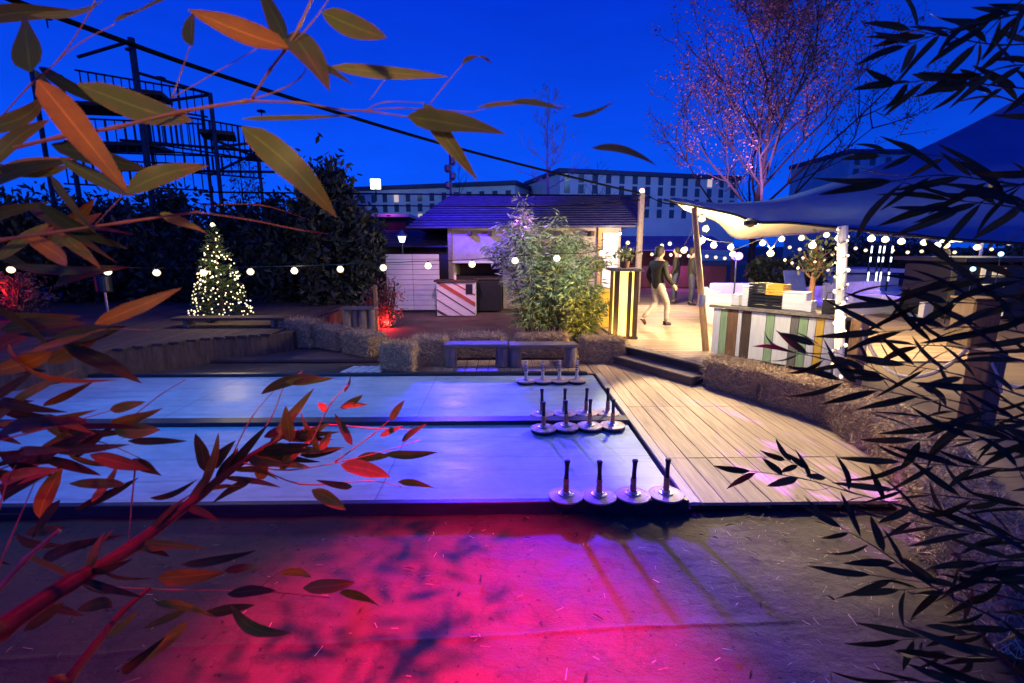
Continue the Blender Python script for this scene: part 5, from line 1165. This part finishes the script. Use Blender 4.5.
TH = MB(); TP = smoothpath([V((-.95, .45, -.07)), V((-.75, .5, .9))]+[C(*p) for p in ((40, 720, .7), (68, 680, .72), (95, 645, .76), (122, 612, .8), (150, 588, .84))], 5); TH.tube(TP, [(.011-.008*i/(len(TP)-1))*(1.2 if i % 5 == 0 else 1) for i in range(len(TP))], 10); TH.build('culm', 'canethick', A3.r, smooth=True)
A3.stem([(-10, 600, .6), (25, 560, .62), (60, 530, .64)], .004, .002)
for pts_ in ([(240, 462, .97), (290, 470, 1), (370, 455, 1.03), (420, 440, 1.05)], [(250, 462, .98), (300, 484, 1), (370, 481, 1.02), (402, 487, 1.04)], [(235, 466, .97), (270, 420, 1), (285, 385, 1.02), (302, 372, 1.04)], [(225, 472, .96), (250, 420, 1), (275, 390, 1.03)], [(310, 445, 1), (330, 405, 1.02), (348, 385, 1.04)], [(335, 462, 1.02), (372, 435, 1.04), (392, 418, 1.06)], [(115, 588, .82), (175, 590, .86), (270, 592, .9), (330, 598, .93)], [(256, 591, .9), (282, 569, .92)], [(290, 432, 1.04), (330, 425, 1.07), (370, 428, 1.1), (420, 430, 1.12)]):
    A3.stem(pts_, .0016, .0006)
for b_, t_, w_, m_, Z_ in (((318, 376), (256, 393), 11, 'fg_dark', 1), ((285, 382), (334, 378), 9, 'fg_leaf', 1), ((290, 442), (286, 405), 13, 'fg_leaf', 1), ((320, 449), (298, 406), 14, 'fg_dry_redlit', 1), ((320, 450), (331, 431), 9, 'fg_dry_redlit', 1), ((258, 479), (269, 457), 14, 'fg_dry_redlit', .98), ((341, 465), (391, 476), 16, 'fg_leaf', 1.0), ((385, 454), (438, 453), 10, 'fg_leaf', 1.03), ((398, 482), (437, 487), 9, 'fg_leaf', 1.03), ((312, 490), (347, 509), 15, 'fg_leaf', 1), ((352, 445), (335, 414), 8, 'fg_dark', 1.02),
        ((212, 466), (233, 443), 13, 'fg_dark', .96), ((206, 472), (196, 432), 12, 'fg_dark', .95), ((340, 408), (364, 395), 7, 'fg_leaf', 1.03), ((342, 407), (367, 404), 6, 'fg_dry_redlit', 1.03), ((402, 441), (426, 424), 8, 'fg_leaf', 1.04), ((264, 437), (294, 424), 9, 'fg_dark', 1), ((380, 436), (402, 426), 7, 'fg_leaf', 1.04), ((352, 487), (318, 481), 7, 'fg_dark', 1), ((355, 460), (390, 455), 10, 'fg_leaf', 1.03), ((280, 470), (310, 440), 12, 'fg_leaf', 1), ((300, 455), (345, 448), 9, 'fg_dark', 1.02), ((345, 392), (352, 372), 8, 'fg_dark', 1.04), ((326, 412), (318, 402), 7, 'fg_dry_redlit', 1.03),
        ((303, 588), (356, 583), 14, 'fg_leaf', .92), ((340, 593), (384, 605), 15, 'fg_leaf', .93), ((280, 573), (314, 575), 9, 'fg_dry_redlit', .92), ((158, 578), (226, 572), 18, 'fg_dry_redlit', .86), ((224, 571), (262, 566), 9, 'fg_dark', .9), ((250, 480), (215, 500), 9, 'fg_dark', .95), ((390, 420), (405, 400), 8, 'fg_leaf', 1.06), ((296, 436), (330, 424), 9, 'fg_leaf', 1.05)): A3.leaf(b_, t_, w_, m_, Z_)
for k in range(30):                                         # leaf bases crowd the cane
    u = random.uniform(.35, 1); f = u*(len(cane)-1.001); i = int(f); q0, q1 = cane[i], cane[i+1]; x_, y_, z_ = [q0[j]+(q1[j]-q0[j])*(f-i) for j in range(3)]
    a = random.choice([-1, 1])*random.uniform(.2, .9)-.45; L_ = random.uniform(35, 75); A3.leaf((x_, y_), (x_+L_*math.cos(a), y_+L_*math.sin(a)), random.uniform(6, 10), random.choice(['fg_dark', 'fg_leaf', 'fg_leaf', 'fg_dark']), z_)
for k in range(13):
    x_, y_ = random.uniform(20, 250), random.uniform(560, 690); a = random.uniform(-.9, .6); L_ = random.uniform(40, 80); A3.leaf((x_, y_), (x_+L_*math.cos(a), y_+L_*math.sin(a)), random.uniform(7, 14), random.choice(['fg_dark', 'fg_dark', 'fg_dark', 'fg_leaf']), random.uniform(.75, 1))
A3.done()
A4 = Plant('bamboo_plant', V((-1.9, 1.0, -.07)), 'leafy bamboo twig with red lit and dark leaves over the left end of the lanes', 'cane')
for pts_ in ([(-40, 600, .7), (-5, 520, .72), (8, 480, .75), (25, 450, .78)], [(-30, 480, .75), (40, 455, .8), (90, 440, .82), (140, 458, .85)], [(30, 470, .8), (80, 440, .83), (120, 425, .86), (160, 395, .9), (185, 380, .92)], [(-20, 445, .8), (60, 425, .82), (130, 405, .85)], [(136, 460, .85), (132, 500, .85), (128, 545, .84)], [(-10, 590, .7), (10, 540, .72), (40, 470, .76)]): A4.stem(pts_, .0016, .0006)
for b_, t_, w_, m_, Z_ in (((110, 424), (162, 409), 13, 'fg_leaf', .85), ((114, 430), (160, 430), 17, 'fg_leaf', .85), ((128, 441), (187, 441), 8, 'fg_dark', .86), ((133, 459), (162, 476), 16, 'fg_dark', .85), ((92, 502), (120, 464), 15, 'fg_dry_redlit', .82), ((62, 468), (38, 532), 18, 'fg_dry_redlit', .8), ((60, 432), (86, 418), 22, 'fg_dark', .82), ((0, 432), (84, 421), 20, 'fg_dark', .8), ((30, 462), (92, 432), 13, 'fg_dark', .8), ((75, 457), (112, 426), 11, 'fg_dark', .82), ((75, 510), (140, 478), 9, 'fg_dark', .85), ((0, 480), (60, 470), 16, 'fg_dry_redlit', .78), ((5, 500), (50, 470), 12, 'fg_dark', .8), ((60, 500), (30, 540), 10, 'fg_dark', .8), ((110, 410), (145, 402), 10, 'fg_leaf', .85), ((0, 400), (60, 412), 12, 'fg_dark', .78), ((0, 455), (60, 462), 12, 'fg_dark', .8), ((150, 498), (196, 483), 7, 'fg_dark', .88), ((90, 455), (150, 470), 14, 'fg_dry_redlit', .8)): A4.leaf(b_, t_, w_, m_, Z_)
for k in range(30):
    x_, y_ = random.uniform(-40, 70), random.uniform(395, 560); a = random.uniform(-.7, .6); L_ = random.uniform(40, 75); A4.leaf((x_, y_), (x_+L_*math.cos(a), y_+L_*math.sin(a)), random.uniform(6, 11), random.choice(['fg_dark', 'fg_dark', 'fg_leaf']), random.uniform(.75, .95))
A4.culm(((-1.35, 0.8, -0.07), (-1.2, 0.72, 0.9), (-0.98, 0.6, 1.5), (-0.9, 0.6, 1.9)), .009, .004)
A4.done()
B1 = Plant('bamboo_plant', V((1.75, 1.0, -.07)), 'dark bamboo twigs reaching into the sky at the upper right', 'canedark')
B1.sprig([(1060, 5, .95), (1000, 18, .95), (950, 30, .95), (905, 46, .95)], .002, 12, 52, 8, 'fg_dark', .02); B1.sprig([(1060, 40, 1), (1000, 45, 1), (940, 35, 1), (910, 30, 1.02)], .002, 9, 45, 8, 'fg_dark', .02)
B1.sprig([(1060, 92, .95), (1000, 86, .95), (940, 80, .97), (895, 84, .98)], .002, 14, 40, 8, 'fg_dark', .02); B1.sprig([(1060, 65, .9), (1010, 66, .9), (970, 78, .92)], .002, 7, 45, 8, 'fg_dark', .02); B1.sprig([(1060, 120, .95), (1010, 100, .97), (985, 92, 1)], .002, 4, 46, 8, 'fg_dark', .05)
B1.sprig([(1050, -20, .95), (1010, 10, .95), (975, 45, .97)], .002, 7, 50, 8, 'fg_dark', .02)
B1.culm(((1.42, 0.72, -0.07), (1.3, 0.78, 1.2), (1.16, 0.86, 2.2), (1.08, 0.93, 2.95)), .009, .004)
B1.done()
B2 = Plant('bamboo_plant', V((1.8, 1.05, -.07)), 'dark bamboo spray hanging before the blue tent roof', 'canedark')
B2.sprig([(1060, 190, .9), (1000, 182, .92), (940, 175, .95), (890, 182, .98)], .002, 12, 62, 8, 'fg_dark', .02); B2.sprig([(960, 160, 1), (920, 154, 1.02), (880, 156, 1.04)], .0012, 4, 34, 7, 'fg_dark', .1); B2.sprig([(1060, 215, .9), (1000, 205, .92), (950, 200, .95)], .002, 7, 62, 8, 'fg_dark', .02)
B2.sprig([(1060, 165, .85), (1010, 190, .88), (960, 210, .9)], .002, 6, 64, 8, 'fg_dark', .02); B2.sprig([(1060, 225, .8), (1030, 210, .85), (1000, 190, .9)], .002, 4, 70, 13, 'fg_dark', .02)
B2.culm(((1.5, 0.85, -0.07), (1.36, 0.86, 1.2), (1.14, 0.88, 2.15), (1.05, 0.92, 2.5)), .009, .004)
B2.done()
B3 = Plant('bamboo_plant', V((1.9, 1.1, -.07)), 'dense dark bamboo sprays before the kiosk and the thick rope post', 'canedark')
for yy, xe, ye, n in ((268, 905, 285, 16), (300, 895, 305, 18), (322, 880, 332, 18), (350, 915, 345, 16), (385, 905, 365, 18), (410, 930, 395, 16), (290, 950, 262, 12)):
    B3.sprig([(1070, yy+25, .85), (1020, yy+10, .88), (960, (yy+ye)/2, .93), (xe, ye, 1)], .002, int(n*.6), 58, 8, 'fg_dark', .02, (15, 50))
B3.culm(((1.44, 0.95, -0.07), (1.3, 0.9, 1.1), (1.12, 0.86, 2.0), (1.05, 0.85, 2.4)), .009, .004)
B3.done()
B4 = Plant('bamboo_plant', V((2.0, 1.2, -.07)), 'dark bamboo spray in front of the striped bar boards', 'canedark')
B4.sprig([(1070, 470, .9), (1000, 430, .95), (930, 400, 1.0), (870, 372, 1.05), (820, 358, 1.1), (790, 352, 1.15)], .0026, 16, 40, 7, 'fg_dark', .05, (15, 55)); B4.sprig([(930, 400, 1), (880, 390, 1.05), (840, 380, 1.1)], .0015, 5, 50, 9, 'fg_dark', .1, (15, 45)); B4.sprig([(900, 385, 1.02), (860, 362, 1.08), (815, 345, 1.12)], .0013, 4, 34, 7, 'fg_dark', .2, (15, 45)); B4.sprig([(1070, 440, .85), (1010, 420, .9), (950, 425, .95)], .002, 8, 60, 8, 'fg_dark', .02)
B4.culm(((1.56, 1.0, -0.07), (1.36, 0.92, 1.0), (1.12, 0.86, 1.75), (1.04, 0.86, 2.1)), .009, .004)
B4.done()
B5 = Plant('bamboo_plant', V((1.9, 1.2, -.07)), 'lowest dark bamboo twig with small leaves over the front edge of the deck', 'canedark')
B5.sprig([(1070, 560, .85), (980, 525, .92), (900, 505, .98), (850, 492, 1.02), (800, 478, 1.06), (750, 471, 1.1)], .0022, 13, 34, 7, 'fg_dark', .05, (15, 60)); B5.sprig([(850, 492, 1.02), (815, 472, 1.05), (785, 460, 1.08)], .001, 4, 24, 7, 'fg_dark', .3); B5.sprig([(1000, 620, .85), (930, 585, .9), (880, 550, .95), (840, 527, .98)], .002, 12, 38, 7, 'fg_dark', .05, (15, 55))
for yy, xe, ye, n in ((470, 900, 462, 20), (505, 895, 490, 20), (540, 910, 520, 20), (440, 915, 440, 18), (580, 900, 590, 20), (630, 900, 640, 18), (600, 870, 575, 10)): B5.sprig([(1080, yy+10, .8), (1020, yy, .84), (960, (yy+ye)/2, .9), (xe, ye, .96)], .002, int(n*.55), 54, 7, 'fg_dark', .02, (12, 50))
for yy, xe, ye in ((660, 930, 655), (690, 900, 680), (560, 960, 575)): B5.sprig([(1080, yy+10, .7), (1020, yy, .74), (960, (yy+ye)/2, .8), (xe, ye, .86)], .002, 11, 66, 8, 'fg_dark', .02, (12, 55))
B5.culm(((1.38, 0.85, -0.07), (1.24, 0.82, 0.9), (1.05, 0.78, 1.55), (0.99, 0.8, 1.9)), .009, .004)
B5.done()
# straw litter and dry leaves on the tarp and deck
b = MB(); lf = MB()
for k in range(520):
    if k < 330: x_, y_ = random.gauss(2.6, .55), random.uniform(1.7, 3.9)
    else: x_, y_ = random.uniform(-3, 3), random.uniform(1.8, 3.7)
    z_ = -.05 if y_ < Y1-.07 else .014
    if x_ < XE+.1 and y_ > Y1-.1: continue
    a = random.uniform(0, 6.28); L_ = random.uniform(.012, .06)*(1.5 if k % 9 == 0 else 1); d = V((math.cos(a), math.sin(a), random.uniform(-.02, .1)))*L_; s_ = V((-d.y, d.x, 0)).normalized()*random.uniform(.0007, .0018); p = V((x_, y_, z_))
    if k % 7 == 0: lf.leaf(p+V((0, 0, .004)), p+d.normalized()*random.uniform(.04, .09)+V((0, 0, .004)), random.uniform(.010, .018), (0, 0, 1), .06, .3)
    b.quad(p-s_, p+s_, p+d+s_, p+d-s_)
tag(b.build('straw_litter', 'hay'), kind='stuff'); tag(lf.build('fallen_leaves', 'fg_dark'), kind='stuff')
# ------------------------------------------------------------------ lamps
VIO = (0.035, 0.018, 1.0)
MAST = P(450, 154, 18.8)
spot('mast_violet_flood', MAST, (.25, 5.6, 0), VIO, 17000, 17, .9, .12)
spot('mast_violet_beam', MAST, (.75, 2.9, -.07), (.05, .012, 1), 60000, 6.6, .9, .5)
gb = spot('mast_violet_deck', MAST, (2.5, 5.4, 0), (.42, .10, 1), 110000, 8, .8, .02)
gl = gb.data; gl.use_nodes = True; gn = gl.node_tree; ge = gn.nodes['Emission']; gt = N(gn, 'ShaderNodeTexCoord'); gm = N(gn, 'ShaderNodeMapping'); gm.inputs['Scale'].default_value = (34, 16, 1); gm.inputs['Rotation'].default_value = (0, 0, .5)
gz = N(gn, 'ShaderNodeTexNoise', Scale=1.0, Detail=1); gr = N(gn, 'ShaderNodeMapRange'); gr.inputs[1].default_value = .50; gr.inputs[2].default_value = .64
gn.links.new(gt.outputs['Normal'], gm.inputs[0]); gn.links.new(gm.outputs[0], gz.inputs['Vector']); gn.links.new(gz.outputs['Fac'], gr.inputs[0]); gn.links.new(gr.outputs[0], ge.inputs['Strength'])
spot('mast_violet_wash', MAST, (1.5, 2.7, -.07), (.32, .03, 1), 22000, 6.0, 1.0, .5)
spot('mast_white_flood', MAST, (5.2, 9.0, 3.0), (.62, .78, 1), 5200, 34, .9, .2)
spot('lane_fill', (-4.5, 6.2, 5.5), (-3.2, 6.0, 0), (.10, .42, 1), 620, 80, .9, 1.4)  # added cool fill for the left ice, no fixture stands there
spot('deck_fill', (3.2, 9.6, 4.3), (2.95, 5.9, 0), (1, .78, .50), 2350, 39, .3, .15)  # added warm fill to brighten the deck, no fixture stands there
spot('red_flood', RL, (-.2, 2.15, -.07), (1, .006, .16), 9500, 39, 1.0, .02); spot('red_wash', RL, (-1.35, 2.2, -.07), (1, .02, .10), 420, 60, 1.0, .05)
spot('cane_flood', (-1.25, .25, .5), (-.72, .85, 1.6), (1, .045, .03), 15, 80, .8, .03)
spot('cane_flood', (-1.15, -.9, 1.75), (-.78, .75, 1.62), (1, .02, .025), 26, 26, .9, .03)
spot('fill_flood', (.1, -1.6, 3.0), (-.27, .55, 2.32), (1, .62, .2), 190, 22, 1.0, .15)
spot('tarp_warm', (2.6, 8.2, 3.6), (2.0, 2.9, 0), (1, .78, .55), 60, 44, .9, .2)
spot('roof_flood', (-3.4, 9.5, 4.2), (-.9, 17.6, 3.7), (.07, .02, 1), 15000, 36, .9, .15)
spot('bamboo_violet', (-2.6, 9.6, 2.4), (.1, 11.5, 2.2), (.26, .12, 1), 2600, 46, .8, .1)
spot('bamboo_white', (1.9, 8.4, 2.6), (.7, 11.4, 1.5), (.75, .9, 1), 620, 60, .8, .1)
spot('door_flood', (-1.2, 11.0, 3.2), (-1.6, 15.5, .9), (1, .55, .95), 420, 50, .8, .1)
point('counter_lamp', (X(455, 14.4), 14.3, 1.45), (1, .25, .08), 22, .05)
point('red_uplight', G(386, 322, .15), (1, .03, .03), 40, .05); point('red_uplight', P(4, 292, 11.3), (1, .02, .03), 12, .05)
point('yellow_uplight', G(603, 341, .3), (1, .58, .08), 60, .06); spot('yellow_flood', (1.95, 9.5, .5), (1.1, 11.4, 1.0), (1, .52, .08), 260, 60, .9, .06)
point('hut_lamp', P(611, 232, 15.9), WARM, 25, .1)
for k, (px, py, Y, Wt) in enumerate(((712, 236, 9.4, 130), (770, 246, 9.3, 150), (815, 240, 9.0, 130), (900, 240, 8.6, 50), (835, 325, 5.9, 7), (836, 265, 5.9, 5), (660, 246, 14, 190), (940, 244, 9, 25))): point('bulb_light', P(px, py, Y), WARM, Wt*2.7, .12)
spot('counter_flood', (2.9, 6.4, 2.7), (4.3, 8.0, .8), (1, .85, .52), 340, 60, .8, .1)
for px, py in ((107, 270), (294, 268), (428, 264), (536, 258)): point('string_light', P(px, py+4, SY-.1), (1, .78, .45), 8, .07)
point('tree_light', P(223, 262, 11), (1, .75, .35), 60, .3)
spot('tree_violet', P(742, 240, 23), P(740, 120, 27), (.6, .26, 1), 10500, 70, .9, .2)
spot('rink_violet', P(880, 200, 16), G(880, 302, .3), (.22, .06, 1), 2600, 80, .8, .3)
point('sofa_violet', P(730, 262, 13.2), (.25, .12, 1), 90, .2)
point('stall_violet', P(676, 262, 20.6), (.6, .12, .8), 100, .2)
spot('facade_fill', (-6, 42, 12), (-6, 66, 6), (.4, .72, 1), 2000, 110, .9, .5); spot('facade_fill', (18, 40, 12), (16, 62, 6), (.4, .72, 1), 2000, 110, .9, .5)  # added spots that lighten the far facades, no lamps modelled
spot('bare_violet', P(556, 225, 21), P(548, 130, 24), (.6, .06, 1), 2600, 50, .9, .1)
point('parapet_pink', P(388, 208, 23.4), (1, .1, .9), 9, .1)
# ------------------------------------------------------------------ render settings
S.render.engine = 'CYCLES'; S.cycles.use_denoising = True; S.cycles.max_bounces = 5; S.cycles.diffuse_bounces = 2; S.cycles.glossy_bounces = 3
S.cycles.sample_clamp_indirect = 4.0; S.cycles.use_light_tree = True; S.cycles.caustics_reflective = False; S.cycles.caustics_refractive = False
S.view_settings.view_transform = 'Standard'; S.view_settings.look = 'None'; S.view_settings.exposure = 0; S.view_settings.gamma = 1
